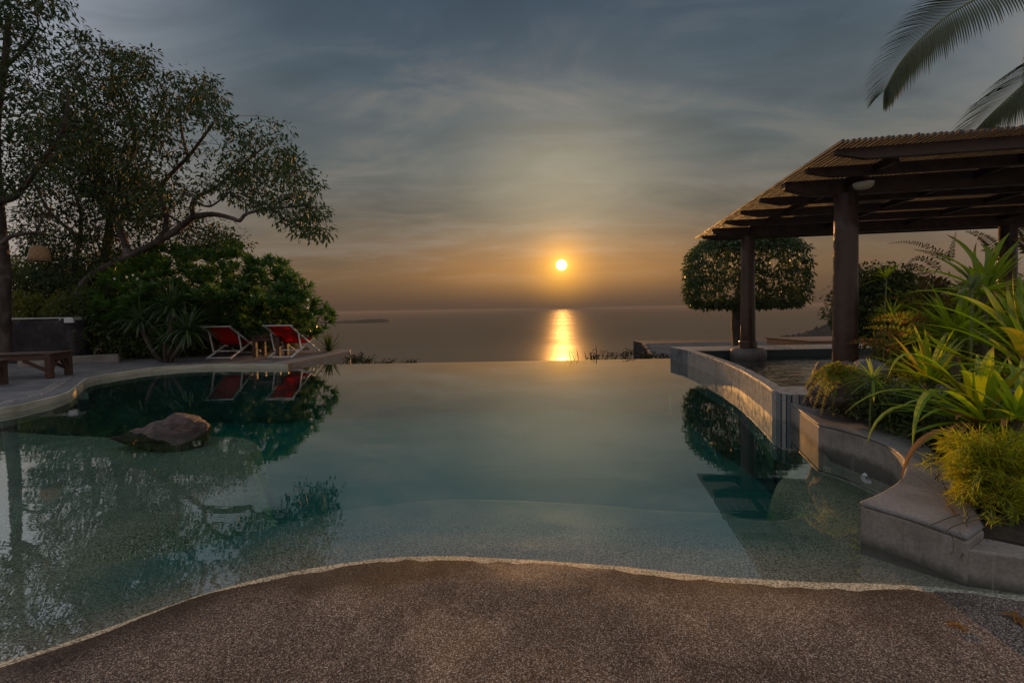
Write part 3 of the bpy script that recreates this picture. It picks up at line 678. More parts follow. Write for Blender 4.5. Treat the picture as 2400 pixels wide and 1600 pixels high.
# ------------------------------------------------------------------ furniture
def make_deckchair(label):
    r = thing('deck_chair', label, 'deck chair', (0, 0, 0), 'red deck chairs on the terrace')
    W = .80; x0 = -W / 2
    for s in (-1, 1):
        x = s * W / 2
        Buf().bar((x, 0, .995), (x, 1.80, .02), .034, .055).build('side_rail', MT['white'], r, bevel=.004)
        Buf().bar((x * .90, .06, .02), (x * .90, 1.52, .53), .034, .052).build('base_rail', MT['white'], r, bevel=.004)
        Buf().bar((x + s * .037, .36, .83), (x + s * .037, .53, .20), .028, .048).build('prop', MT['white'], r, bevel=.004)
    for nm, y, z, ww, dpt in (('top_bar', -.01, 1.0, W + .10, .042), ('seat_bar', 1.50, .525, W * .9 - .04, .042), ('foot_bar', .10, .035, W * .9 - .036, .034), ('front_bar', 1.76, .045, W - .036, .036), ('prop_bar', .53, .205, W + .036, .034)):
        Buf().tube([(-ww / 2, y, z), (ww / 2, y, z)], dpt / 2, 10).build(nm, MT['white'], r, smooth=False)
    n, k = 22, 5; V = []; F = []
    for i in range(n):
        t = i / (n - 1); y = 0 + 1.50 * t; z = 1.0 + (.525 - 1.0) * t - .30 * math.sin(math.pi * t ** 1.35) ** 1.1
        for j in range(k): V.append((-.335 + .67 * j / (k - 1), y, z - .012 * math.sin(math.pi * j / (k - 1))))
    for i in range(n - 1):
        for j in range(k - 1): a = i * k + j; F.append((a, a + 1, a + k + 1, a + k))
    o = Buf().add(V, F).build('canvas_seat', MT['red'], r, smooth=True); m_ = o.modifiers.new('thickness', 'SOLIDIFY'); m_.thickness = .004
    return r
ch = make_deckchair('red canvas deck chair nearest the sea, right of the small table')
p_ = plane(653, 839.4, DZ); ch.location = (p_[0], 13.0, DZ); ch.rotation_euler.z = R(-2)
chb = copy_tree(ch); chb['label'] = 'red canvas deck chair beside the spiky dracaena, left of the small table'
p_ = plane(521, 840, DZ); chb.location = (p_[0], 13.0, DZ); chb.rotation_euler.z = R(3)

def make_table():
    c = np.array((-7.78, 13.72, DZ)); r = thing('side_table', 'small dark wooden side table between the two red deck chairs', 'side table', c)
    for j in range(5): Buf().box(c + (0, -.26 + j * .13, .655), (.92, .122, .03)).build('top_plank', MT['wood'], r, bevel=.004)
    for sx_ in (-1, 1):
        for sy_ in (-1, 1): Buf().box(c + (sx_ * .37, sy_ * .24, .305), (.11, .11, .61)).build('leg', MT['wood'], r, bevel=.006)
        Buf().box(c + (sx_ * .37, 0, .56), (.05, .36, .10)).build('apron', MT['wood'], r, bevel=.004)
    for sy_ in (-1, 1): Buf().box(c + (0, sy_ * .24, .56), (.62, .05, .10)).build('apron', MT['wood'], r, bevel=.004)
make_table()

def make_bench(label, group):
    r = thing('wooden_bench', label, 'bench', (0, 0, 0), group); Lb, Wb, Hb = 2.3, .66, .58     # runs towards -x from its right end at x = 0
    for j in range(5): Buf().box((-Lb / 2 + .03, (-.5 + (j + .5) / 5) * Wb, Hb - .015), (Lb + .06, Wb / 5 - .006, .032)).build('top_plank', MT['wood'], r, bevel=.004)
    for sx_ in (0, 1):
        x = -.055 - sx_ * (Lb - .11)
        for s in (-1, 1): Buf().box((x, s * (Wb / 2 - .06), (Hb - .032) / 2), (.11, .11, Hb - .032)).build('leg', MT['wood'], r, bevel=.006)
        Buf().box((x + (.03 if sx_ == 0 else -.03), 0, Hb - .032 - .07), (.045, Wb - .235, .13)).build('end_rail', MT['wood'], r, bevel=.004)
        for s in (-1, 1):
            Buf().bar((x, s * (Wb / 2 - .12), .20), (x, s * .05, Hb - .165), .05, .05).build('brace', MT['wood'], r, bevel=.003)
    for s in (-1, 1):
        Buf().box((-Lb / 2, s * (Wb / 2 - .05), Hb - .032 - .065), (Lb - .225, .045, .12)).build('side_rail', MT['wood'], r, bevel=.004)
        for x, dx in ((-.11, -.42), (-Lb + .11, .42)):
            Buf().bar((x, s * (Wb / 2 - .06), .18), (x + dx, s * (Wb / 2 - .06), Hb - .16), .05, .06, (0, 1, 0)).build('brace', MT['wood'], r, bevel=.003)
    return r
bn = make_bench('long dark wooden bench by the pool edge with an orange lit end', 'wooden benches on the terrace')
nl = plane(117, 887, DZ); fl = plane(165, 878, DZ); mid = (nl + fl) / 2
ang = math.atan2((fl - nl)[1], (fl - nl)[0]) - math.pi / 2
bn.location = (mid[0] + .05, mid[1], DZ); bn.rotation_euler.z = ang
bn2 = copy_tree(bn); bn2['label'] = 'wooden bench at the left picture edge, only its leg in view'
q_ = plane(5, 903, DZ); bn2.location = (q_[0], q_[1] - .1, DZ); bn2.rotation_euler.z = ang + R(6); bn2.scale = (1, 1, .9)

# hanging rattan lantern
lc = dep(92, 575, 11.2)
lan = thing('lantern', 'bell shaped rattan lantern hanging from a bare branch at the left', 'lantern', lc)
wdt = .20
bf = Buf()
prof = [(.03, .0), (.12, -.02), (.17, -.07), (.195, -.16), (.205, -.30), (.21, -.40), (.20, -.40), (.19, -.30), (.18, -.16), (.155, -.08), (.10, -.035), (.03, -.02)]
bf.lathe(lc, prof, 28).build('shade', MT['rattan'], lan, smooth=True)
Buf().tube([lc + (0, 0, -.02), lc + (.02, 0, .28)], .008, 6).build('cord', MT['stem'], lan)
Buf().lathe(lc, [(.212, -.405), (.218, -.395), (.216, -.385), (.206, -.39)], 28).build('rim', MT['rattan'], lan)

# dark stone wall with rail, kerb
wbx = dep(190, 800, 13.0)
wp = []
n, k = 60, 14; V = []; F = []
for i in range(n):
    for j in range(k):
        x = -24 + (wbx[0] + 24) * i / (n - 1); z = 1.40 * j / (k - 1)
        V.append((x, 12.75 + .10 * z + .12 * (1 - z / 1.4), .0 + z))
V = np.array(V); bl = (vnoise(V, 1.6, 4) - .5) * .22 + (vnoise(V, 5, 5) - .5) * .10; V[:, 1] += bl
F = [(i * k + j, (i + 1) * k + j, (i + 1) * k + j + 1, i * k + j + 1) for i in range(n - 1) for j in range(k - 1)]
Vb = V.copy(); Vb[:, 1] += .55; off = n * k; F2 = [tuple(off + a for a in f[::-1]) for f in F]
rim = [i * k + k - 1 for i in range(n)]; capf = [(rim[i], rim[i + 1], off + rim[i + 1], off + rim[i]) for i in range(n - 1)]
endf = [((n - 1) * k + j, off + (n - 1) * k + j, off + (n - 1) * k + j + 1, (n - 1) * k + j + 1) for j in range(k - 1)]
sw_ = Buf().add(np.concatenate([V, Vb]), F + F2 + capf + endf).build('stone_wall', MT['lava'], smooth=True)
tag(sw_, 'low dark rough stone wall behind the wooden bench', 'wall')
rl = thing('railing', 'thin white pipe rail along the top of the dark stone wall', 'railing', (-15, 13, 1.4))
rp = dep(150, 745, 12.9); r0_ = dep(-700, 757, 12.9)
Buf().tube([(r0_[0], 12.9, rp[2]), rp], .022, 8).build('pipe', MT['whitew'], rl, smooth=True)
for px in (-300, 0, 140):
    e_x = dep(px, 745, 12.9)[0]; Buf().tube([(e_x, 12.9, 1.2), (e_x, 12.9, rp[2] - .01)], .018, 8).build('post', MT['whitew'], rl)
bx = dep(171, 746, 12.95); tag(Buf().box((bx[0], 12.95, bx[2] - .05), (.28, .28, .17)).build('pillar_cap', MT['whitew'], bevel=.02), 'small white block at the end of the pipe rail', 'block')
ka = plane(168, 857, DZ); kb = plane(238, 853, DZ)
tag(Buf().box(((ka[0] + kb[0]) / 2 - .6, (ka[1] + kb[1]) / 2 + .18, DZ + .115), (np.linalg.norm(kb - ka) + 1.5, .28, .25), (kb - ka), np.cross((0, 0, 1), kb - ka)).build('kerb_block', MT['concrete'], bevel=.03), 'low weathered concrete kerb block behind the bench end', 'kerb')

# pool rock
def rock(name, c, size, seed, mat, label, cat, sub=4, rough=.25, rotz=0, shape=None):
    bm = bmesh.new(); bmesh.ops.create_icosphere(bm, subdivisions=sub, radius=1)
    V = np.array([v.co[:] for v in bm.verts]); F = [[v.index for v in f.verts] for f in bm.faces]; bm.free()
    r_ = 1 + rough * 1.6 * (vnoise(V + seed, 1.3, seed) - .5) + rough * .8 * (vnoise(V + seed, 3.1, seed + 1) - .5) + rough * .35 * (vnoise(V + seed, 7.5, seed + 2) - .5)
    V = V * r_[:, None]
    if shape is not None: V = shape(V)
    V = V * np.array(size); cz, szn = math.cos(rotz), math.sin(rotz)
    V = np.stack([V[:, 0] * cz - V[:, 1] * szn, V[:, 0] * szn + V[:, 1] * cz, V[:, 2]], 1) + np.asarray(c)
    o = Buf().add(V, F).build(name, mat, smooth=True, origin=c); return tag(o, label, cat)
def rk(V):
    V = V.copy(); x = V[:, 0].copy(); neg = np.clip(-x, 0, 1.2)
    V[:, 2] *= 1 - .80 * neg ** .7; V[:, 1] *= 1 - .45 * neg; V[:, 0] = np.where(x < 0, x * 1.95, x)
    V[:, 2] += .035 * np.sign(np.sin((V[:, 0] * .9 + V[:, 2] * 1.6 + V[:, 1] * .5) * 6)) * (V[:, 2] > 0)
    return V
rc = plane(398, 1008, 0)
rock('pool_rock', (rc[0] + .02, rc[1] + .10, -.10), (.42, .30, .31), 5, MT['rock'], 'single brown rock breaking the surface of the pool', 'rock', 5, .13, R(4), rk)
# pool fittings
c = dep(190, 928, 8.75)
pl = thing('pool_light', 'square white fitting under water on the left pool wall', 'pool light', c)
Buf().box(c, (.22, .05, .15), (1, .4, 0), (-.4, 1, 0)).build('housing', MT['white'], pl, bevel=.01)
Buf().lathe(c + (0, 0, -.02), [(.05, -.03), (.05, .03)], 16).build('lens', MT['lampw'], pl)
c = dep(2034, 1121, 3.93)
inl = thing('pool_inlet', 'round white inlet ring under water in the right bay', 'pool inlet', c)
ndir = nrm((-.62, -.50, .60)); u_ = nrm(np.cross(ndir, (0, 0, 1.))); v_ = np.cross(ndir, u_); an = np.linspace(0, 2 * np.pi, 28, endpoint=False)
def ring(r, h): return [c + u_ * r * math.cos(a) + v_ * r * math.sin(a) + ndir * h for a in an]
Vr = ring(.052, 0) + ring(.050, .012) + ring(.020, .012) + ring(.018, 0); kk = 28
Buf().add(Vr, [(i * kk + j, i * kk + (j + 1) % kk, (i + 1) * kk + (j + 1) % kk, (i + 1) * kk + j) for i in range(3) for j in range(kk)]).build('ring', MT['white'], inl)
Buf().add(ring(.0185, .002), [tuple(range(kk))]).build('hole_shade', MT['spain'], inl)  # flat dark disc stands for the shade inside the opening

# lower roof and platform beyond the pool
rf0, rf1 = dep(1506.5, 805.5, 18.0), dep(1535, 846, 15.6)
lr = thing('lower_roof', 'weathered plank roof of a lower building just beyond the pool edge', 'roof', (9, 17, -1))
sl = rf1 - rf0; sl[0] = rf1[0] - rf0[0]; npk = 14
for i in range(npk):
    a = rf0 + sl * (i / npk); c_ = rf0 + sl * ((i + .86) / npk); w0 = 13.5
    dslope = nrm(c_ - a); nn_ = nrm(np.cross((1, 0, 0), -dslope)); nn_ = nn_ if nn_[2] > 0 else -nn_
    V = [a + (.06, 0, 0), a + (w0, 0, 0), c_ + (w0, 0, 0), c_ + (.06, 0, 0)]; V = V + [v - nn_ * .03 for v in V]; V[2] = V[2] + nn_ * .012; V[3] = V[3] + nn_ * .012
    Buf().add(V, [(0, 3, 2, 1), (4, 5, 6, 7), (0, 1, 5, 4), (1, 2, 6, 5), (2, 3, 7, 6), (3, 0, 4, 7)]).build('plank', MT['roof'], lr)
Buf().bar(rf0 + (0, .03, .01), rf1 + (0, -.03, .01), .06, .13).build('verge_board', MT['sunlit_verge'], lr, bevel=.005)
Buf().box(rf0 + (6.8, .06, -.01), (13.6, .16, .07)).build('ridge_cap', MT['roof'], lr, bevel=.01)
Buf().box(rf0 + (7.0, 2.2, -1.2), (12.4, 4.0, 2.0)).build('wall', MT['lava'], lr)
pa = dep(1881, 804, 13.3); pt = thing('wooden_platform', 'low wooden platform with a lit end board beyond the spa', 'platform', (pa[0] + 1.6, 14, .2))
ptop = dep(1881, 797.5, 13.3)[2]
for j in range(11): Buf().box((pa[0] + 1.8 - j * .03, 13.0 + .08 + j * .16, ptop - .018), (3.6, .152, .036)).build('plank', MT['woodl'], pt, bevel=.004)
Buf().box((pa[0] + 1.8, 13.03, ptop - .13), (3.5, .04, .185)).build('front_board', MT['woodl'], pt, bevel=.004)
Buf().bar((pa[0] + .03, 13.06, ptop - .13), (pa[0] - .27, 14.7, ptop - .13), .04, .185).build('end_board', MT['sunlit_verge'], pt, bevel=.004)  # sunlight on this end is in its colour; planks stay plain wood
for xx in (.4, 3.2): Buf().box((pa[0] + xx, 13.9, ptop - 1.4), (.15, 1.3, 2.4)).build('leg', MT['wood'], pt)

# ------------------------------------------------------------------ vegetation builders
def sample_px(poly, n):
    P = np.array(poly); lo, hi = P.min(0), P.max(0); out = np.zeros((0, 2))
    while len(out) < n:
        c = rng.uniform(lo, hi, (n * 3, 2)); out = np.concatenate([out, c[poly_in(c, poly)]])
    return out[:n]
class Tree:
    """limbs drawn as polylines; every leaf spray is joined to the nearest limb by its own branch"""
    def __init__(s): s.p = []; s.par = []; s.rmin = []; s.ch = []
    def limb(s, pts, r0, r1, sub=3):
        pts = smooth_line(pts, sub); ids = []
        par = -1
        if s.p:
            d = np.linalg.norm(np.array(s.p) - pts[0], axis=1); par = int(d.argmin()) if d.min() < .8 else -1
        if par >= 0: ids.append(par); pts = pts[1:]
        n = len(pts)
        for i, p in enumerate(pts):
            s.p.append(np.asarray(p)); s.par.append(par); s.rmin.append(r0 + (r1 - r0) * i / max(1, n - 1)); par = len(s.p) - 1; ids.append(par)
        s.ch.append(ids)
    def grow(s, tips, seg=.45, droop=.10, jit=.12, skip=0):
        tips = [np.asarray(t) for t in tips]
        P0 = np.array(s.p); d0 = [np.linalg.norm(P0 - t, axis=1).min() for t in tips]
        for k in np.argsort(d0):
            t = tips[k]; P = np.array(s.p); dv = t - P; d = np.linalg.norm(dv, axis=1) + np.maximum(0, P[:, 2] - t[2]) * .8
            j = int(d.argmin()); L = np.linalg.norm(t - P[j])
            if L < .12: continue
            n = max(2, int(L / seg)); par = j; ids = [j]; a = P[j]
            ctl = (a + t) / 2 + np.array((0, 0, L * .14)) + rng.normal(0, L * jit, 3)
            cur = bez(a, ctl, t, n + 1)[1:]
            for c in cur:
                s.p.append(c + rng.normal(0, .02, 3)); s.par.append(par); s.rmin.append(0); par = len(s.p) - 1; ids.append(par)
            s.ch.append(ids)
    def wood(s, rt=.006, e=.43, k=6):
        n = len(s.p); cnt = np.zeros(n); has = np.zeros(n, bool)
        for pr in s.par:
            if pr >= 0: has[pr] = True
        for i in range(n - 1, -1, -1):
            if not has[i]: cnt[i] += 1
            if s.par[i] >= 0 and s.par[i] < i: cnt[s.par[i]] += cnt[i]
        rad = np.maximum(rt * np.maximum(cnt, 1) ** e, np.array(s.rmin)); bf = Buf()
        for ids in s.ch:
            r = rad[ids].copy(); r[0] = min(r[0], r[1] * 1.25) if len(r) > 1 else r[0]
            bf.tube(np.array(s.p)[ids], r, k if r.max() > .03 else 4, cap=False)
        return bf
def spray(tips, per, rad, ln, wd, droop=.5, flat=.7, outward=None):
    """leaves hung in small sprays round branch tips"""
    n = len(tips) * per; c0 = np.repeat(np.asarray(tips), per, 0)
    off = rng.normal(0, 1, (n, 3)); off /= np.maximum(1, np.linalg.norm(off, axis=1, keepdims=True) / 1.7)
    off *= np.array((1, 1, flat)) * rad
    d = nrm(off * .8 + rng.normal(0, .35, (n, 3)) * rad * 2 + np.array((0, 0, -droop)) * rad * 1.6)
    up = nrm(rng.normal(0, .55, (n, 3)) + np.array((0, 0, 1.0)))
    s_ = rng.uniform(.7, 1.25, n)
    return c0 + off, d, up, ln * s_, wd * s_

# ------------------------------------------------------------------ the spreading tree and its neighbours
def px3(seq): return [dep(x, y, d) for x, y, d in seq]
T1 = Tree()
T1.limb(px3([(165, 800, 14.6), (185, 700, 14.4), (208, 655, 14.1), (255, 624, 13.9), (320, 594, 13.6), (400, 548, 13.2), (455, 508, 12.9)]), .17, .085)
T1.limb(px3([(455, 508, 12.9), (500, 502, 12.7), (545, 512, 12.5), (562, 517, 12.4), (580, 500, 12.3), (640, 488, 12.1), (700, 484, 12.0)]), .085, .022)
T1.limb(px3([(455, 508, 12.9), (450, 485, 12.7), (462, 462, 12.6), (505, 440, 12.4), (545, 405, 12.2), (600, 360, 12.0), (650, 320, 11.8)]), .075, .016)
T1.limb(px3([(465, 478, 12.7), (490, 484, 12.4), (515, 470, 12.2), (545, 445, 12.0)]), .035, .015)
T1.limb(px3([(384, 556, 13.3), (390, 520, 13.3), (388, 492, 13.2), (372, 450, 13.0), (396, 413, 12.8), (441, 368, 12.6), (470, 330, 12.4), (500, 290, 12.2)]), .085, .03)
T1.limb(px3([(441, 368, 12.6), (428, 320, 12.5), (420, 260, 12.2)]), .05, .02)
T1.limb(px3([(300, 603, 13.7), (290, 560, 14.0), (262, 480, 14.3), (275, 451, 14.2), (293, 396, 14.0), (317, 331, 13.8), (300, 250, 13.6), (270, 180, 13.4)]), .10, .03)
T1.limb(px3([(270, 460, 14.2), (320, 425, 14.0), (360, 330, 13.8), (350, 240, 13.4)]), .06, .02)
T1.limb(px3([(317, 331, 13.8), (360, 290, 13.4), (380, 230, 13.0)]), .045, .02)
cr1 = [(130, 200), (165, 80), (205, 72), (240, 105), (290, 112), (355, 125), (372, 185), (400, 160), (438, 170), (440, 190), (490, 180), (500, 205), (528, 232), (540, 290), (580, 300), (612, 300), (640, 340), (668, 335),
       (690, 360), (715, 400), (755, 420), (742, 470), (770, 540), (740, 560), (690, 545), (650, 512), (618, 485), (560, 478), (520, 455), (470, 470), (430, 470), (350, 500), (280, 520), (200, 460), (130, 380)]
cen = sample_px(cr1, 1050)
thin = poly_in(cen, [(395, 300), (470, 270), (560, 330), (520, 430), (450, 440), (405, 420)]) & (rng.random(len(cen)) < .7)
cen = cen[~thin]
cen = np.concatenate([cen, np.array([(612, 284), (628, 290), (655, 285), (668, 300), (672, 318), (640, 330), (755, 540), (766, 552), (748, 430), (480, 190), (500, 195), (190, 72), (205, 75)])])
tips1 = np.array([dep(x, y, 12.9 + rng.normal(0, 1.0) - (x - 350) * .0022) for x, y in cen])
T1.grow(tips1)
tree1 = thing('spreading_tree', 'large spreading tree whose leaning trunk reaches over the pool at the left', 'tree', T1.p[0])
T1.wood().build('trunk', MT['bark'], tree1, smooth=True)
bf = Buf(); bf.leaves(*spray(tips1, 17, .155, .155, .055, .6, .75)); bf.build('crown', MT['treeleaf'], tree1)

T2 = Tree()
T2.limb(px3([(245, 790, 16.2), (243, 690, 16.0), (247, 600, 15.8), (258, 520, 15.6), (240, 430, 15.4), (215, 330, 15.2), (200, 240, 15.0)]), .20, .05)
T2.limb(px3([(150, 790, 16.0), (160, 690, 15.9), (180, 600, 15.7), (190, 500, 15.4), (150, 400, 15.2)]), .13, .03)
T2.limb(px3([(258, 520, 15.6), (330, 470, 15.4), (420, 520, 15.2), (500, 545, 15.0)]), .07, .02)
T2.limb(px3([(190, 560, 15.6), (120, 500, 15.4), (80, 430, 15.2)]), .07, .02)
cr2 = [(60, 300), (150, 250), (260, 330), (330, 400), (400, 480), (480, 510), (560, 540), (582, 575), (520, 600), (420, 590), (330, 640), (250, 690), (150, 680), (60, 660), (30, 500)]
cen2 = sample_px(cr2, 800); tips2 = np.array([dep(x, y, 15.4 + rng.normal(0, .8)) for x, y in cen2]); T2.grow(tips2)
tree2 = thing('garden_tree', 'darker upright tree standing behind the leaning trunk', 'tree', T2.p[0])
T2.wood().build('trunk', MT['bark'], tree2, smooth=True)
bf = Buf(); bf.leaves(*spray(tips2, 20, .18, .16, .058, .5, .75)); bf.build('crown', MT['treeleaf'], tree2)

T3 = Tree()
T3.limb(px3([(10, 830, 11.8), (8, 740, 11.7), (10, 640, 11.6), (2, 540, 11.5), (-6, 430, 11.4), (-10, 300, 11.3), (10, 160, 11.2), (20, 40, 11.0)]), .17, .06)
T3.limb(px3([(-4, 470, 11.4), (20, 466, 11.2), (45, 452, 11.0), (80, 405, 10.8), (118, 352, 10.6), (150, 300, 10.4), (160, 220, 10.3)]), .10, .03)
T3.limb(px3([(0, 575, 11.5), (22, 556, 11.3), (50, 549, 11.2), (80, 545, 11.2), (108, 548, 11.2)]), .060, .028)
T3.limb(px3([(88, 546, 11.2), (92, 528, 11.15), (100, 508, 11.1), (112, 498, 11.1), (125, 488, 11.05)]), .024, .012)
T3.limb(px3([(100, 508, 11.1), (108, 490, 11.1), (109, 475, 11.1)]), .016, .008)
T3.limb(px3([(90, 530, 11.2), (72, 510, 11.2), (60, 470, 11.2)]), .012, .006)
T3.limb(px3([(10, 160, 11.2), (60, 110, 10.9), (90, 60, 10.6)]), .05, .02)
cr3 = [(-260, -150), (160, -150), (150, 10), (120, 60), (128, 110), (140, 170), (200, 200), (240, 300), (200, 380), (120, 420), (60, 440), (-40, 460), (-260, 480)]
cen3 = sample_px(cr3, 800)
cen3 = np.concatenate([cen3, [(118, 18), (132, 8), (150, 22), (125, 35)]])
tips3 = np.array([dep(x, y, 11.0 + rng.normal(0, .9)) for x, y in cen3]); T3.grow(tips3)
tree3 = thing('corner_tree', 'tall tree at the left picture edge with a bare branch carrying the lantern', 'tree', T3.p[0])
T3.wood().build('trunk', MT['bark'], tree3, smooth=True)
bf = Buf(); bf.leaves(*spray(tips3, 19, .155, .14, .05, .5, .75)); bf.build('crown', MT['treeleaf'], tree3)

# ---- shrubs of the understory
def shrub(name, label, px, py, Dp, rx, rz, n, mat, ln=.12, wd=.05, ry=None, group=None, cat='shrub', per=26, base=None):
    c = dep(px, py, Dp); ry = ry or rx * .8
    u = nrm(rng.normal(0, 1, (n, 3))); rr = rng.uniform(.45, 1, n) ** .5
    tips = c + u * rr[:, None] * np.array((rx, ry, rz)) * (1 + .25 * (vnoise(u * 2 + 9, 1.5, int(px) % 97)[:, None] - .5))
    zb = base if base is not None else c[2] - rz - .2
    tips = tips[tips[:, 2] > zb + .03]
    r = thing(name, label, cat, (c[0], c[1], zb), group); T = Tree()
    for j in range(3): T.limb([np.array((c[0] + (j - 1) * .08, c[1], zb)), np.array((c[0] + (j - 1) * rx * .25, c[1], (zb + c[2]) / 2)), np.array((c[0] + (j - 1) * rx * .4, c[1], c[2]))], .02, .01)
    T.grow(tips[::3]); T.wood(.004).build('stem', MT['stem'], r, smooth=True)
    bf = Buf(); bf.leaves(*spray(tips, per, min(rx, rz) * .28, ln, wd, .3, .8)); bf.build('foliage', mat, r); return r
shrub('shrub', 'yellow green shrub above the pipe rail, left of the other', 70, 722, 14.2, .55, .45, 60, MT['limeleaf'], .13, .05, base=.05, group='small shrubs over the stone wall')
shrub('shrub', 'feathery yellow green shrub above the white block', 150, 722, 14.0, .40, .40, 50, MT['limeleaf'], .14, .035, base=.05, group='small shrubs over the stone wall')
shrub('shrub', 'dark dense shrub between the stone wall and the frangipani', 262, 762, 14.2, 1.25, 1.25, 260, MT['darkleaf'], .16, .07, base=.05)
shrub('shrub', 'dark shadowed bush at the foot of the frangipani behind the dracaena', 385, 800, 14.3, 1.35, .75, 240, MT['darkleaf'], .15, .06, base=.05)
shrub('shrub', 'dark undergrowth under the trees at the far left', 60, 680, 17.0, 2.6, 1.2, 300, MT['darkleaf'], .2, .08, base=.05)
shrub('shrub', 'dark undergrowth round the leaning trunk', 250, 690, 17.0, 2.2, 1.5, 300, MT['darkleaf'], .2, .08, base=.05)

shrub('shrub', 'dark leafy shrub filling the gaps behind the frangipani', 545, 745, 16.6, 2.9, 1.45, 420, MT['darkleaf'], .22, .09, base=-.6)
# ---- frangipani: rosettes of paddle leaves on a dome
def frangipani():
    c = dep(520, 742, 14.3); base = np.array((c[0], c[1], .06)); r = thing('frangipani', 'broad frangipani bush with glossy paddle leaves behind the deck chairs', 'bush', base)
    outline = [(190, 700), (235, 640), (300, 610), (350, 585), (420, 582), (480, 588), (560, 572), (590, 600), (640, 612), (680, 628), (715, 665), (745, 690), (760, 715), (785, 735), (778, 765), (735, 790), (690, 800), (590, 800), (450, 800), (300, 800), (210, 770)]
    P = sample_px(outline, 760); dist = poly_dist(P, outline); tips = []; out = []
    for (x, y), d_ in zip(P, dist):
        bulge = min(1, d_ / 95) ** .5; s = rng.choice([-1, -1, 1]) if bulge > .4 else rng.uniform(-1, 1)
        D_ = 14.3 + s * bulge * 1.9 * rng.uniform(.75, 1.0)
        p = dep(x, y, D_)
        if p[2] > .35: tips.append(p)
    tips = np.array(tips); T = Tree()
    for a in range(6):
        an_ = a * 1.05; T.limb([base + (0, 0, -.1), base + (math.cos(an_) * .5, math.sin(an_) * .4, .7), base + (math.cos(an_) * 1.5, math.sin(an_) * 1.0, 1.5)], .075, .035)
    T.grow(tips, jit=.08); T.wood(.011, .33).build('trunk', MT['bark'], r, smooth=True)
    bf = Buf(); cen_ = c + (0, 0, -.7)
    for t in tips:
        ax = nrm(nrm(t - cen_) * .7 + np.array((0, 0, .8)) + rng.normal(0, .22, 3)); u1 = nrm(np.cross(ax, rng.normal(0, 1, 3))); u2 = np.cross(ax, u1)
        k = rng.integers(9, 14); ph = rng.uniform(0, 6.28)
        for j in range(k):
            a_ = ph + j * 2.4; tilt = .25 + .95 * (j / k) ** .8; dr = u1 * math.cos(a_) + u2 * math.sin(a_); L = rng.uniform(.26, .40)
            d0 = nrm(ax * math.cos(tilt) + dr * math.sin(tilt)); d1 = nrm(d0 + dr * .25 - np.array((0, 0, .25)))
            m_ = t + d0 * L * .6; e_p = m_ + d1 * L * .4; sd = nrm(np.cross(d0, ax)); up = np.cross(sd, d0); wd = L * .30
            bf.add([t, t + d0 * L * .3 - sd * wd * .30 + up * .01, m_ - sd * wd * .5 + up * .022, e_p, m_ + sd * wd * .5 + up * .022, t + d0 * L * .3 + sd * wd * .30 + up * .01, m_],
                   [(0, 6, 2, 1), (0, 5, 4, 6), (6, 3, 2), (6, 4, 3)])
    bf.build('crown', MT['frangi'], r)
    for px, py in [(300, 648), (312, 645), (322, 652), (268, 648), (462, 676), (584, 694), (727, 700), (722, 720)]:
        fc = dep(px, py, 12.55); fb = Buf()
        for k in range(1):
            cc = fc + rng.normal(0, .03, 3)
            for j in range(5):
                a_ = j * 1.2566 + k; dr = np.array((math.cos(a_), -.35, math.sin(a_))); fb.leaves([cc], [dr], [np.array((0, -1, .2))], .05, .036)
        fb.build('flower', MT['petal'], r)
frangipani()

# ---- spiky plants
def rosette(bf, c, n, L, wd, up0=1.3, spread=1.0, droop=.9, seg=7, ax=(0, 0, 1)):
    for j in range(n):
        a_ = j * 2.39996 + rng.normal(0, .2); f = j / n; el_ = up0 - (up0 + .25) * f * spread + rng.normal(0, .10); l = L * rng.uniform(.75, 1.1) * (.75 + .35 * math.sin(math.pi * min(1, f + .2)))
        d = np.array((math.cos(a_) * math.cos(el_), math.sin(a_) * math.cos(el_), math.sin(el_))); P = [np.asarray(c, float)]
        for k in range(seg): P.append(P[-1] + d * l / seg); d = nrm(d + np.array((0, 0, -droop / seg)) * (k / seg + .3) * 1.6)
        bf.strap(P, wd * rng.uniform(.85, 1.1), .2, side=np.array((-math.sin(a_), math.cos(a_), 0)))
dr_b = plane(392, 848, DZ)
drac = thing('dracaena', 'three-headed dracaena with drooping spiky leaves beside the deck chairs', 'dracaena', dr_b)
heads = [(404, 722, 12.2, 58, .98), (329, 752, 12.3, 46, .80), (440, 775, 12.0, 66, 1.02), (385, 800, 12.1, 30, .6)]
for px, py, D_, n_, L_ in heads:
    hc = dep(px, py, D_); sid = -1 if px < 360 else 1
    Buf().tube(bez(dr_b + (.05 * sid, 0, -.05), np.array(((dr_b[0] + hc[0]) / 2 + .12 * sid, hc[1], (DZ + hc[2]) / 2 - .25)), hc, 9), np.linspace(.065, .04, 9), 8).build('trunk', MT['bark'], drac, smooth=True)
    bf = Buf(); rosette(bf, hc, n_, L_, .065, 1.45, 1.25, 1.5); bf.build('leaf_head', MT['dracleaf'], drac)
ag = plane(772, 823, DZ); agv = thing('agave', 'small spiky plant at the sea end of the terrace', 'agave', ag)
bf = Buf(); rosette(bf, ag, 42, .72, .055, 1.5, .85, .35); bf.build('leaf_head', MT['dracleaf'], agv)
Buf().lathe(ag, [(.06, -.05), (.05, .05)], 10).build('stem', MT['stem'], agv)

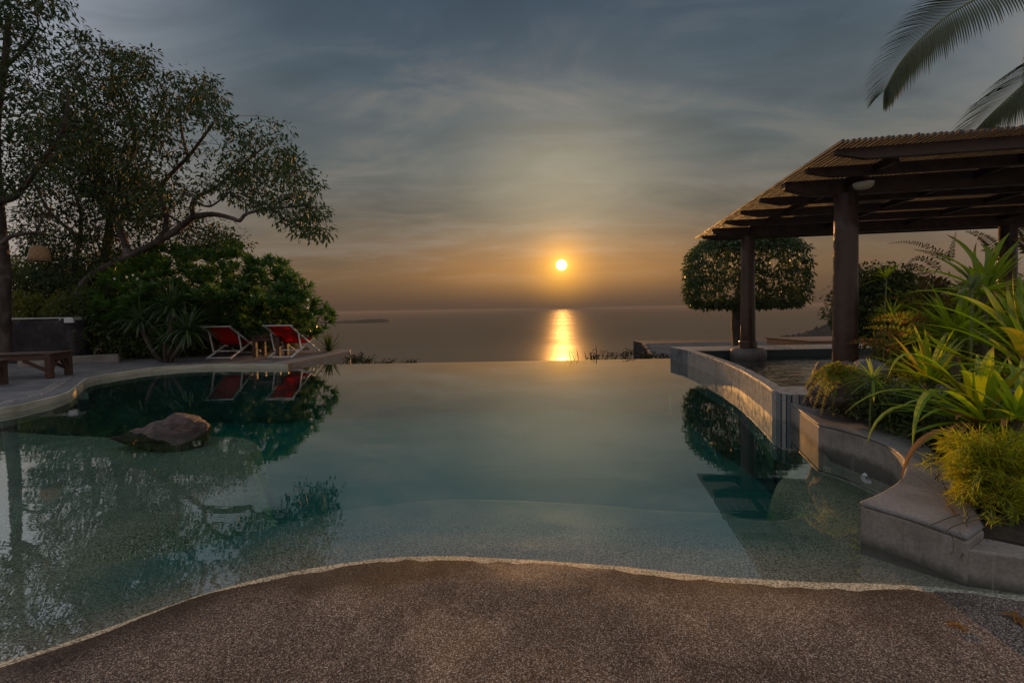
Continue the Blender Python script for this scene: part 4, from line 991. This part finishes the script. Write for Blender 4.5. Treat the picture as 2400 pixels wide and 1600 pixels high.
# ---- topiary tree beyond the spa
tb = dep(1733, 815, 14.0); tcx = dep(1744, 650, 14.0)
top = thing('topiary_tree', 'clipped mushroom-shaped tree beyond the spa with a smooth dark trunk', 'tree', (tb[0], 14.0, -.7))
T = Tree(); T.limb([np.array((tb[0] - .05, 14.0, -1.2)), np.array((tb[0] - .03, 14, .2)), np.array((tb[0] - .08, 14, 1.0)), np.array((tb[0] + .05, 14, 1.9)), np.array((tcx[0], 14, 2.6))], .20, .16)
n = 1500; cc = np.array((tcx[0], 14.0, 1.50)); rxy = 1.80; th_ = rng.uniform(0, 2 * np.pi, n); cap_ = rng.random(n)
tz = np.where(cap_ < .62, rng.random(n), np.where(cap_ < .76, rng.uniform(0, .06, n), rng.uniform(.8, 1, n)))
prf = np.interp(tz, [0, .05, .14, .30, .52, .70, .84, .94, 1], [.80, .93, .99, 1.0, 1.0, .93, .76, .50, .20])
rr_ = np.where(cap_ < .62, np.where(rng.random(n) < .82, rng.uniform(.93, 1.0, n), rng.uniform(.3, .9, n)), np.sqrt(rng.random(n)))
rad_ = rxy * prf * rr_ * (1 + .05 * (vnoise(np.stack([np.cos(th_) * 3, np.sin(th_) * 3, tz * 4], 1), 1.0, 8) - .5))
pts = cc + np.stack([np.cos(th_) * rad_, np.sin(th_) * rad_, tz * 2.42], 1)
T.grow(pts[::4]); T.wood(.006, .42).build('trunk', MT['bark'], top, smooth=True)
bf = Buf(); bf.leaves(*spray(pts, 11, .085, .14, .06, .75, .8)); bf.build('crown', MT['topleaf'], top)

# ---- weeds along the overflow edge
def weed(name, label, px, py, Dp, n, L, kind, group=None):
    c = dep(px, py, Dp); r = thing(name, label, 'weed', c, group); bf = Buf(); sb_ = Buf()
    if kind == 'grass':
        for j in range(n):
            a_ = rng.uniform(0, 6.28); l = L * rng.uniform(.5, 1.1); x0 = c + (rng.normal(0, .12), rng.normal(0, .1), 0); d = nrm((math.cos(a_) * .28, math.sin(a_) * .28, 1))
            bf.strap(bez(x0, x0 + d * l * .6, x0 + d * l + np.array((math.cos(a_) * .12, 0, -.02)), 6), .022, .15)
        bf.build('blades', MT['weed'], r)
    else:
        tp = c + rng.normal(0, 1, (n, 3)) * np.array((L * .5, L * .3, L * .3)) + (0, 0, L * .35)
        for t in tp: sb_.tube(bez(c, (c + t) / 2 + (0, 0, .05), t, 5), .005, 4, False)
        sb_.build('stem', MT['stem'], r); bf.leaves(*spray(tp, 12, .07, .09, .04, .3)); bf.build('foliage', MT['weed'], r)
for i, (px, py, D_, n_, L_, kd, lb) in enumerate([
    (1352, 852, 13.2, 9, .62, 'grass', 'tall reed tuft just right of the sun glitter at the pool edge'), (1386, 852, 13.4, 14, .60, 'grass', 'second reed tuft right of the sun glitter'), (1408, 850, 13.3, 10, .42, 'leaf', 'leafy weed next to the reed tufts'),
    (1428, 850, 13.3, 6, .35, 'grass', 'short grass tuft between two leafy weeds'), (1465, 848, 13.4, 16, .42, 'leaf', 'leafy weed midway between the reeds and the plank roof'), (1515, 848, 14.2, 26, .40, 'leaf', 'dark weed clump in front of the plank roof'),
    (830, 852, 14.2, 26, .42, 'leaf', 'leafy weed against the end of the terrace'), (865, 860, 14.0, 20, .34, 'leaf', 'low weed second from the terrace end'), (908, 858, 14.0, 18, .28, 'leaf', 'low weed third from the terrace end'), (960, 858, 14.0, 16, .24, 'leaf', 'low weed furthest from the terrace end'),
    (1335, 850, 13.3, 5, .25, 'grass', 'bent grass blades at the foot of the sun glitter'), (1555, 848, 14.2, 12, .3, 'leaf', 'small dark weed beside the spa corner')]):
    weed('weed', lb, px, py, D_, n_, L_, kd, 'weeds beyond the overflow edge')

# ------------------------------------------------------------------ right-hand planting
rock('boulder', dep(1955, 905, 4.75), (.25, .28, .27), 3, MT['boulder'], 'brown boulder overgrown with fern at the corner of the planter', 'boulder', 4, .3)
rock('boulder', dep(2034, 872, 4.95), (.16, .2, .16), 8, MT['boulderg'], 'rounded grey boulder behind the fern', 'boulder', 4, .15)
rock('boulder', dep(1985, 925, 4.55), (.38, .25, .20), 12, MT['boulder'], 'low dark rock at the foot of the overgrown boulder', 'boulder', 4, .3)

def leafpath(base, tip, lift, n=11, mid=None):
    base = np.asarray(base, float); tip = np.asarray(tip, float); L = np.linalg.norm(tip - base)
    c = (base + tip) / 2 + np.array((0, 0, lift * L)) if mid is None else 2 * np.asarray(mid) - (base + tip) / 2
    return bez(base, c, tip, n)
def strap_plant(name, label, base, tips, fill, L, wd, bz=.20, group='strap-leaved plants in the planter'):
    """tips: (px, py, distance, lift or (mid px, py, distance), width, material key)"""
    bp_ = dep(*base); r = thing(name, label, 'plant', (bp_[0], bp_[1], bz), group)
    Buf().tube([(bp_[0], bp_[1], bz - .05), bp_ + (0, 0, .02)], (.05, .035), 8).build('stem', MT['stem'], r)
    for tpx, tpy, tD, lift, wv, mk in tips:
        t_ = dep(tpx, tpy, tD); bb = bp_ + rng.normal(0, .025, 3)
        P = leafpath(bb, t_, lift) if not isinstance(lift, tuple) else leafpath(bb, t_, 0, mid=dep(*lift))
        Buf().strap(P, wv, rng.uniform(.10, .2)).build('leaf', MT[mk], r, smooth=False)
    for j in range(fill):
        a_ = rng.uniform(0, 6.28); el_ = rng.uniform(.1, 1.35); l = L * rng.uniform(.55, 1.0)
        d = np.array((math.cos(a_) * math.cos(el_), math.sin(a_) * math.cos(el_), math.sin(el_))); e_p = bp_ + d * l + np.array((0, 0, -.30 * l * math.cos(el_)))
        P = leafpath(bp_ + rng.normal(0, .02, 3), e_p, .16, 9)
        Buf().strap(P, wd * rng.uniform(.7, 1.05), .16).build('leaf', MT['strapleaf' if rng.random() > .06 else 'strapyel'], r)
    return r
S_, Y_, D_k = 'strapleaf', 'strapyel', 'dry'
strap_plant('strap_plant', 'front strap-leaved plant hanging long leaves over the planter edge', (2305, 1000, 3.45), [
    (1976, 971, 3.5, (2125, 912, 3.45), .040, S_), (2030, 1046, 3.05, (2120, 950, 3.2), .038, S_), (2138, 1048, 3.0, (2195, 915, 3.2), .075, S_), (2112, 1130, 2.75, (2180, 1020, 3.0), .045, D_k),
    (2024, 873, 3.6, (2170, 882, 3.5), .050, S_), (2079, 888, 3.5, (2160, 836, 3.5), .060, S_), (2119, 843, 3.6, (2215, 880, 3.5), .070, Y_), (2060, 925, 3.5, (2180, 920, 3.5), .045, S_),
    (2100, 960, 3.3, (2200, 940, 3.3), .05, S_), (2240, 985, 3.1, (2262, 975, 3.2), .04, D_k), (2225, 1060, 3.0, (2238, 1000, 3.1), .032, D_k), (2248, 1050, 3.0, (2262, 1000, 3.1), .03, D_k), (2190, 950, 3.2, (2240, 968, 3.2), .045, D_k),
    (2247, 868, 3.4, (2280, 900, 3.4), .11, S_), (2330, 810, 3.4, (2312, 880, 3.4), .085, S_), (2289, 830, 3.6, (2300, 890, 3.5), .08, S_), (2150, 990, 3.1, (2230, 960, 3.2), .05, S_)], 34, .85, .065)
strap_plant('strap_plant', 'middle strap-leaved plant with long pale arching leaves at the right edge', (2440, 900, 3.7), [
    (2136, 760, 3.9, (2290, 792, 3.8), .075, S_), (2133, 709, 4.0, (2300, 760, 3.9), .08, S_), (2119, 687, 4.1, (2290, 715, 4.0), .07, S_), (2205, 687, 4.2, (2340, 745, 4.0), .085, S_), (2323, 768, 3.5, (2390, 795, 3.6), .12, Y_),
    (2374, 639, 3.9, (2385, 760, 3.8), .085, Y_), (2360, 655, 4.0, (2375, 760, 3.9), .075, S_), (2325, 680, 4.0, (2375, 750, 3.9), .09, S_), (2300, 665, 4.2, (2340, 730, 4.0), .08, S_), (2121, 780, 3.8, (2240, 832, 3.8), .075, S_),
    (2174, 774, 3.8, (2235, 828, 3.8), .08, S_), (2250, 880, 3.5, (2340, 860, 3.6), .08, S_), (2200, 860, 3.6, (2320, 858, 3.6), .07, S_)], 40, 1.0, .08)
strap_plant('strap_plant', 'upper strap-leaved plant with spears of leaves in front of the far column', (2305, 690, 4.9), [
    (2172, 600, 5.2, (2240, 628, 5.1), .085, S_), (2185, 595, 5.0, (2250, 622, 5.0), .09, S_), (2217, 549, 5.0, (2280, 605, 5.0), .06, S_), (2289, 565, 5.0, (2285, 630, 5.0), .09, S_), (2367, 545, 4.8, (2325, 610, 4.9), .085, S_),
    (2298, 572, 5.2, (2320, 610, 5.1), .08, S_), (2390, 562, 4.8, (2345, 620, 4.9), .09, S_), (2139, 634, 5.0, (2220, 645, 5.0), .085, S_), (2235, 610, 5.0, (2275, 640, 5.0), .08, S_), (2400, 600, 4.8, (2350, 640, 4.9), .07, S_)], 34, .66, .065)
strap_plant('strap_plant', 'lower right strap-leaved plant half hidden behind the feathery bush', (2385, 985, 3.2), [
    (2330, 905, 3.2, .1, .06, S_), (2300, 960, 3.0, .15, .05, S_), (2440, 860, 3.2, .1, .07, S_), (2350, 1010, 2.9, .2, .04, D_k)], 18, .7, .055)
strap_plant('strap_plant', 'back strap-leaved plant filling the bed behind the middle one', (2240, 800, 4.9), [
    (2130, 760, 5.0, .12, .07, S_), (2160, 720, 5.0, .1, .07, S_)], 50, .95, .07)
strap_plant('strap_plant', 'right edge strap-leaved plant above the middle one', (2425, 790, 4.3), [
    (2330, 680, 4.4, .08, .075, S_), (2290, 720, 4.3, .12, .07, S_), (2390, 640, 4.5, .05, .075, S_), (2310, 740, 4.2, .14, .08, S_), (2420, 640, 4.4, .03, .09, Y_)], 40, .72, .075)
strap_plant('strap_plant', 'low strap-leaved plant behind the grey boulder', (2180, 900, 4.4), [
    (2070, 870, 4.5, .15, .06, S_), (2090, 905, 4.3, .15, .055, S_), (2130, 840, 4.5, .1, .06, S_), (2200, 830, 4.5, .05, .065, S_), (2105, 930, 4.2, .12, .05, S_)], 40, .75, .06)
# pale spider lily
sl_b = dep(2278, 674, 4.4); spl = thing('spider_lily', 'thin pale spider lily rosette among the strap leaves', 'plant', (sl_b[0], sl_b[1], .2))
Buf().tube([(sl_b[0], sl_b[1], .15), sl_b], .012, 6).build('stem', MT['greenstem'], spl)
for px, py, lf in [(2290, 632, .0), (2325, 628, .05), (2362, 672, .12), (2270, 705, -.05), (2240, 694, .1), (2228, 680, .12), (2350, 640, .1), (2300, 640, 0), (2255, 660, .1), (2340, 690, .12), (2272, 640, 0)]:
    Buf().strap(leafpath(sl_b, dep(px, py, 4.3 + rng.normal(0, .1)), lf + .05, 8), .030, .1).build('leaf', MT['pale'], spl)
# papyrus umbrellas
def papyrus(label, px, py, D_, Rr, n, dirs=None, bz=.2):
    c = dep(px, py, D_); r = thing('papyrus', label, 'plant', (c[0], c[1] + .15, bz), 'umbrella papyrus heads')
    Buf().tube(bez((c[0] + .1, c[1] + .15, bz - .05), (c[0] + .05, c[1] + .1, (bz + c[2]) / 2), c, 8), .007, 6).build('stem', MT['greenstem'], r)
    for j in range(n):
        a_ = 6.283 * j / n + rng.normal(0, .15) if dirs is None else rng.uniform(*dirs)
        d = np.array((math.cos(a_), rng.normal(0, .5), math.sin(a_) * .8 + .1)); d = nrm(d); l = Rr * rng.uniform(.7, 1.1)
        Buf().strap(leafpath(c, c + d * l - np.array((0, 0, .12 * l)), .12, 7), .022, .12).build('leaf', MT['strapleaf'], r)
papyrus('umbrella papyrus head halfway up the dark hedge', 2092, 738, 5.4, .32, 13, (1.2, 3.4)); papyrus('umbrella papyrus head at the top of the hedge', 2078, 652, 5.6, .34, 16, (1.0, 3.6)); papyrus('drooping papyrus head beside the grey boulder', 2046, 888, 3.9, .27, 18)
# ferns
def fern(name, label, fr, mat, group=None, bz=.2):
    """fr: list of (base px,py,D, mid px,py,D, tip px,py,D, pinna length)"""
    b0 = dep(*fr[0][0:3]); r = thing(name, label, 'fern', (b0[0], b0[1], bz), group)
    for f_ in fr:
        P = leafpath(dep(*f_[0:3]), dep(*f_[6:9]), 0, 26, mid=dep(*f_[3:6])); pl_ = f_[9]; t_ = nrm(np.gradient(P, axis=0)); viewd = nrm(P.mean(0) - np.array((0, 0, H)))
        sdv = nrm(np.cross(t_, viewd) + rng.normal(0, .2, (len(P), 3))); n_ = len(P); u = np.linspace(0, 1, n_); ln = pl_ * np.clip(1.15 - u, .12, 1) * np.clip(u * 6, .3, 1)
        bf = Buf(); bf.tube(P, np.linspace(.005, .0015, n_), 4, False)
        for s in (-1, 1):
            ok = np.arange(2, n_); bf.leaves(P[ok], sdv[ok] * s + t_[ok] * .35 + (0, 0, -.12), viewd + rng.normal(0, .25, (len(ok), 3)), ln[ok], ln[ok] * .26 + .004, .1)
        bf.build('frond', mat, r)
    return r
fern('fern', 'wispy fern fronds arching left against the sky beside the near column', [(2235, 612, 5.4, 2160, 573, 5.4, 2082, 571, 5.4, .06), (2235, 612, 5.4, 2185, 594, 5.4, 2143, 585, 5.4, .05), (2226, 615, 5.4, 2232, 580, 5.4, 2241, 543, 5.4, .05), (2210, 640, 5.6, 2160, 605, 5.6, 2120, 628, 5.6, .07), (2190, 650, 5.6, 2140, 622, 5.6, 2105, 640, 5.6, .06)], MT['drkfern'])
fern('fern', 'dark fern fronds in front of the far column', [(2350, 610, 5.2, 2310, 560, 5.2, 2264, 543, 5.2, .10), (2360, 620, 5.2, 2330, 590, 5.2, 2300, 588, 5.2, .08), (2420, 600, 5.2, 2400, 570, 5.2, 2375, 560, 5.2, .1), (2420, 570, 5, 2400, 545, 5, 2385, 535, 5, .09)], MT['drkfern'])
fern('fern', 'golden fern fronds below the papyrus head', [(2175, 775, 5.0, 2110, 745, 5.0, 2045, 752, 5.0, .13), (2190, 770, 5.0, 2140, 742, 5.0, 2085, 745, 5.0, .13), (2150, 790, 4.9, 2090, 770, 4.9, 2025, 768, 4.9, .08)], MT['fern'])
fern('fern', 'pale fern frond crossing the foot of the near column', [(2085, 815, 4.6, 2035, 800, 4.6, 1985, 804, 4.5, .085), (2120, 830, 4.6, 2060, 808, 4.6, 2020, 812, 4.6, .07), (2110, 800, 4.8, 2080, 775, 4.8, 2050, 790, 4.8, .08)], MT['drkfern'])
fern('fern', 'rusty fern fronds behind the upper strap leaves', [(2215, 690, 5.4, 2170, 660, 5.4, 2120, 668, 5.4, .12), (2225, 700, 5.4, 2180, 676, 5.4, 2125, 686, 5.4, .12), (2200, 700, 5.5, 2160, 690, 5.5, 2118, 703, 5.5, .10), (2230, 680, 5.4, 2190, 655, 5.4, 2150, 655, 5.4, .10)], MT['drkfern'])
bfr = []
for a_ in np.linspace(.3, 5.9, 15):
    ex, ey = 1962 + 85 * math.cos(a_) + rng.normal(0, 8), 893 - 50 * math.sin(a_) + 28 + rng.normal(0, 6)
    bfr.append((1962, 878, 4.42, (1962 + ex) / 2, (878 + ey) / 2 - 22, 4.35, ex, ey, 4.28, .07))
fern('fern', 'sword fern growing over the brown boulder', bfr, MT['fern'])
# hedge with hanging roots
hd = shrub('hedge_bush', 'dark rounded hedge bush right of the near column', 2065, 715, 7.6, .62, .62, 330, MT['darkleaf'], .075, .035, .6, None, 'bush', 34, base=.2)
rb = Buf()
for j in range(70):
    p0 = dep(rng.uniform(2055, 2150), rng.uniform(735, 770), 7.35 + rng.normal(0, .12)); rb.tube([p0, p0 + (rng.normal(0, .03), 0, -.35), (p0[0] + rng.normal(0, .06), p0[1], .2)], .012, 4, False)
rb.build('roots', MT['stem'], hd)['kind'] = 'stuff'
shrub('shrub', 'shadowy green bush behind the strap-leaved plants', 2290, 800, 6.2, 1.15, .75, 420, MT['fern'], .16, .03, .7, None, 'bush', 26, base=.2)
shrub('shrub', 'fine-leaved bush at the right edge under the pergola', 2440, 770, 6.4, .8, .6, 300, MT['fern'], .12, .03, .6, None, 'bush', 26, base=.2)
shrub('shrub', 'low dark ground cover under the front strap leaves', 2235, 985, 3.9, .55, .22, 130, MT['darkleaf'], .07, .022, .35, None, 'plant', 24, base=.2)
shrub('shrub', 'low dark ground cover beside the overgrown boulder', 2080, 935, 4.3, .50, .18, 110, MT['darkleaf'], .07, .02, .3, None, 'plant', 22, base=.2)
# feathery bush
def feathery():
    c = dep(2335, 1130, 2.62); r = thing('feathery_bush', 'bright yellow green feathery bush spilling over the planter corner', 'bush', (c[0], c[1] + .1, .2)); bf = Buf(); sb_ = Buf()
    pol = [(2195, 1060), (2240, 1020), (2300, 1010), (2380, 1000), (2460, 1010), (2470, 1260), (2400, 1262), (2340, 1225), (2275, 1195), (2215, 1150), (2235, 1110)]
    base = np.array((c[0] + .10, c[1] + .15, .2))
    for x, y in sample_px(pol, 230):
        t_ = dep(x + rng.normal(0, 22), y + rng.normal(0, 12), 2.62 + rng.normal(0, .15)); P = leafpath(base + rng.normal(0, .05, 3), t_, .28, 12); sb_.tube(P, .0022, 3, False); P = P[3:]
        k = 7; cc_ = np.repeat(P, k, 0) + rng.normal(0, .012, (len(P) * k, 3)); d_ = nrm(np.repeat(nrm(np.gradient(P, axis=0)), k, 0) * .7 + rng.normal(0, .5, (len(cc_), 3)) + (-.3, -.05, 0))
        bf.leaves(cc_, d_, nrm(rng.normal(0, .6, (len(cc_), 3)) + (0, 0, 1)), rng.uniform(.05, .11, len(cc_)), .0055, .1)
    sb_.build('stems', MT['greenstem'], r); bf.build('foliage', MT['feather'], r)
feathery()
fern('fern', 'small yellowish fern hanging at the planter corner under the feathery bush', [(2300, 1215, 2.5, 2350, 1225, 2.45, 2372, 1262, 2.4, .05), (2290, 1205, 2.5, 2330, 1215, 2.45, 2345, 1240, 2.42, .04), (2350, 1180, 2.5, 2368, 1200, 2.45, 2372, 1235, 2.42, .04)], MT['fern'])
# dry roots and twigs on the coping
tw = thing('dry_twigs', 'dry roots and twigs trailing over the planter edge', 'twigs', plane(2270, 1220, PZ))
for a, c_, e in [((2290, 1190), (2245, 1200), (2268, 1232)), ((2250, 1205), (2215, 1213), (2170, 1236)), ((2300, 1215), (2225, 1228), (2212, 1250)), ((2330, 1215), (2275, 1195), (2262, 1225)), ((2190, 1070), (2205, 1060), (2196, 1126)), ((2200, 1105), (2185, 1085), (2170, 1100))]:
    P = bez(plane(*a, PZ + .03), plane(*c_, PZ + .05), plane(*e, PZ + .005), 9); Buf().tube(P, .0035, 5).build('twig', MT['stem'], tw)
for px, ln_ in [(2285, .26), (2300, .22), (2240, .14), (2312, .17), (2216, .12)]:
    t0 = plane(px, 1256 if px > 2268 else 1245, .2 if px > 2268 else PZ) + (0, -.02, .01); d_ = np.array((rng.normal(0, .03), -.012, -ln_))
    Buf().tube(bez(t0, t0 + d_ * .5 + (.03, -.012, 0), t0 + d_, 6), .0022, 4).build('root', MT['stem'], tw)
# fallen leaves
for px, py, lb, sz in [(2243, 1470, 'curled dry leaf lying on the aggregate at lower right', .04), (2385, 1452, 'brown fallen leaf at the right picture edge on the aggregate', .06)]:
    c = plane(px, py, .045); bf = Buf()
    for j in range(5):
        a_ = rng.uniform(0, 6.28); d_ = np.array((math.cos(a_), math.sin(a_), .15)); bf.strap(leafpath(c + (0, 0, .005), c + d_ * sz, .2, 6), sz * .35, .3)
    o = bf.build('fallen_leaf', MT['dry'], origin=c); tag(o, lb, 'leaf')
# scattered weeds between coping and soil
bf = Buf()
for j in range(260):
    u = rng.random(); k = int(u * (len(be) - 1)); f = u * (len(be) - 1) - k; p2 = np.array(be[k]) * (1 - f) + np.array(be[k + 1]) * f
    b_ = np.array((p2[0] + rng.normal(.06, .08), p2[1] + rng.normal(.05, .06), PZ - .02)); a_ = rng.uniform(0, 6.28); l = rng.uniform(.06, .2)
    bf.strap(leafpath(b_, b_ + np.array((math.cos(a_) * .7, math.sin(a_) * .7, .5)) * l, .1, 5), .008, .1)
gc = bf.build('planter_grass', MT['drkfern']); gc['kind'] = 'stuff'; gc['label'] = 'thin dry grass along the back of the planter edge'

# ------------------------------------------------------------------ coconut palm
pc = dep(2590, -70, 10.0)
palm = thing('coconut_palm', 'coconut palm whose fronds hang into the upper right corner', 'palm', (pc[0] + .6, 10.3, -.5))
Buf().tube(bez((pc[0] + .6, 10.3, -.6), (pc[0] + .9, 10.2, 4.5), pc, 16), np.linspace(.20, .12, 16), 12).build('trunk', MT['palmbark'], palm, smooth=True)
def frond(P, L1, seed, hang=1.0, roll=0.0):
    P = np.array(smooth_line(P, 16)); n = len(P); t_ = nrm(np.gradient(P, axis=0)); rs = Buf().tube(P, np.linspace(.035, .004, n), 6).build('frond', MT['greenstem'], palm, smooth=True)
    bf = Buf(); N = 98; rr = np.random.default_rng(seed)
    for i in range(N):
        u = .06 + .93 * i / (N - 1); k = u * (n - 1); i0 = int(min(k, n - 2)); p0 = P[i0] * (1 - (k - i0)) + P[i0 + 1] * (k - i0); tg = t_[i0]
        sd = nrm(np.cross(tg, (0, 0, 1))); uq = np.cross(sd, tg); uq = uq if uq[2] > 0 else -uq; sd = sd * (1 if sd[1] > 0 else -1); sd = sd * math.cos(roll) + uq * math.sin(roll); ln = L1 * (math.sin(math.pi * min(1, u * .78 + .14)) ** .7) * rr.uniform(.88, 1.05)
        for s in (-1, 1):
            d = nrm(sd * s * (1.0 - .5 * u) + tg * (.45 + 1.2 * u) + np.array((0, 0, .12))); Q = [p0]; m_ = 7
            for j in range(m_): Q.append(Q[-1] + d * ln / m_); d = nrm(d + np.array((0, 0, -hang * (.05 + .028 * j) * rr.uniform(.7, 1.3))))
            bf.strap(Q, (.038 * (1 - .35 * u)), .22, base_w=.5)
    bf.build('leaflets', MT['palm'], rs)
frond([pc, dep(2440, -45, 9.4), dep(2330, -20, 8.9), dep(2235, 28, 8.5), dep(2165, 85, 8.2), dep(2108, 150, 8.0), dep(2072, 215, 7.9)], 1.2, 1, .75, R(52))
frond([pc, dep(2530, 60, 10.4), dep(2450, 150, 10.7), dep(2380, 215, 10.9), dep(2310, 280, 11.1), dep(2255, 340, 11.2)], 1.35, 2, 1.0, R(50))
frond([pc, dep(2480, -150, 8.8), dep(2370, -140, 8.0), dep(2290, -95, 7.5), dep(2230, -55, 7.2), dep(2195, -30, 7.0)], .6, 3, .8)
for k, (ax_, ay_) in enumerate([(1, .3), (.8, 1), (1, -.6)]):
    e1 = pc + np.array((ax_, ay_, 0)) * 2.0 + (0, 0, 1.0); e2_ = pc + np.array((ax_, ay_, 0)) * 4.2 + (0, 0, -.6); frond([pc, e1, e2_], 1.0, 10 + k)

# ------------------------------------------------------------------ sea air
hz = Buf().box((0, 12000, -38.5), (130000, 170000, 107)).build('haze', MT['soil'])
m, q, o = new_mat('haze_air'); vv = q.n('ShaderNodeVolumePrincipled')
vv.inputs['Color'].default_value = (.37, .31, .25, 1); vv.inputs['Density'].default_value = .000075
q.l(vv.outputs[0], o.inputs['Volume']); hz.data.materials[0] = m; hz['kind'] = 'stuff'; hz['label'] = 'thin evening haze over the sea'
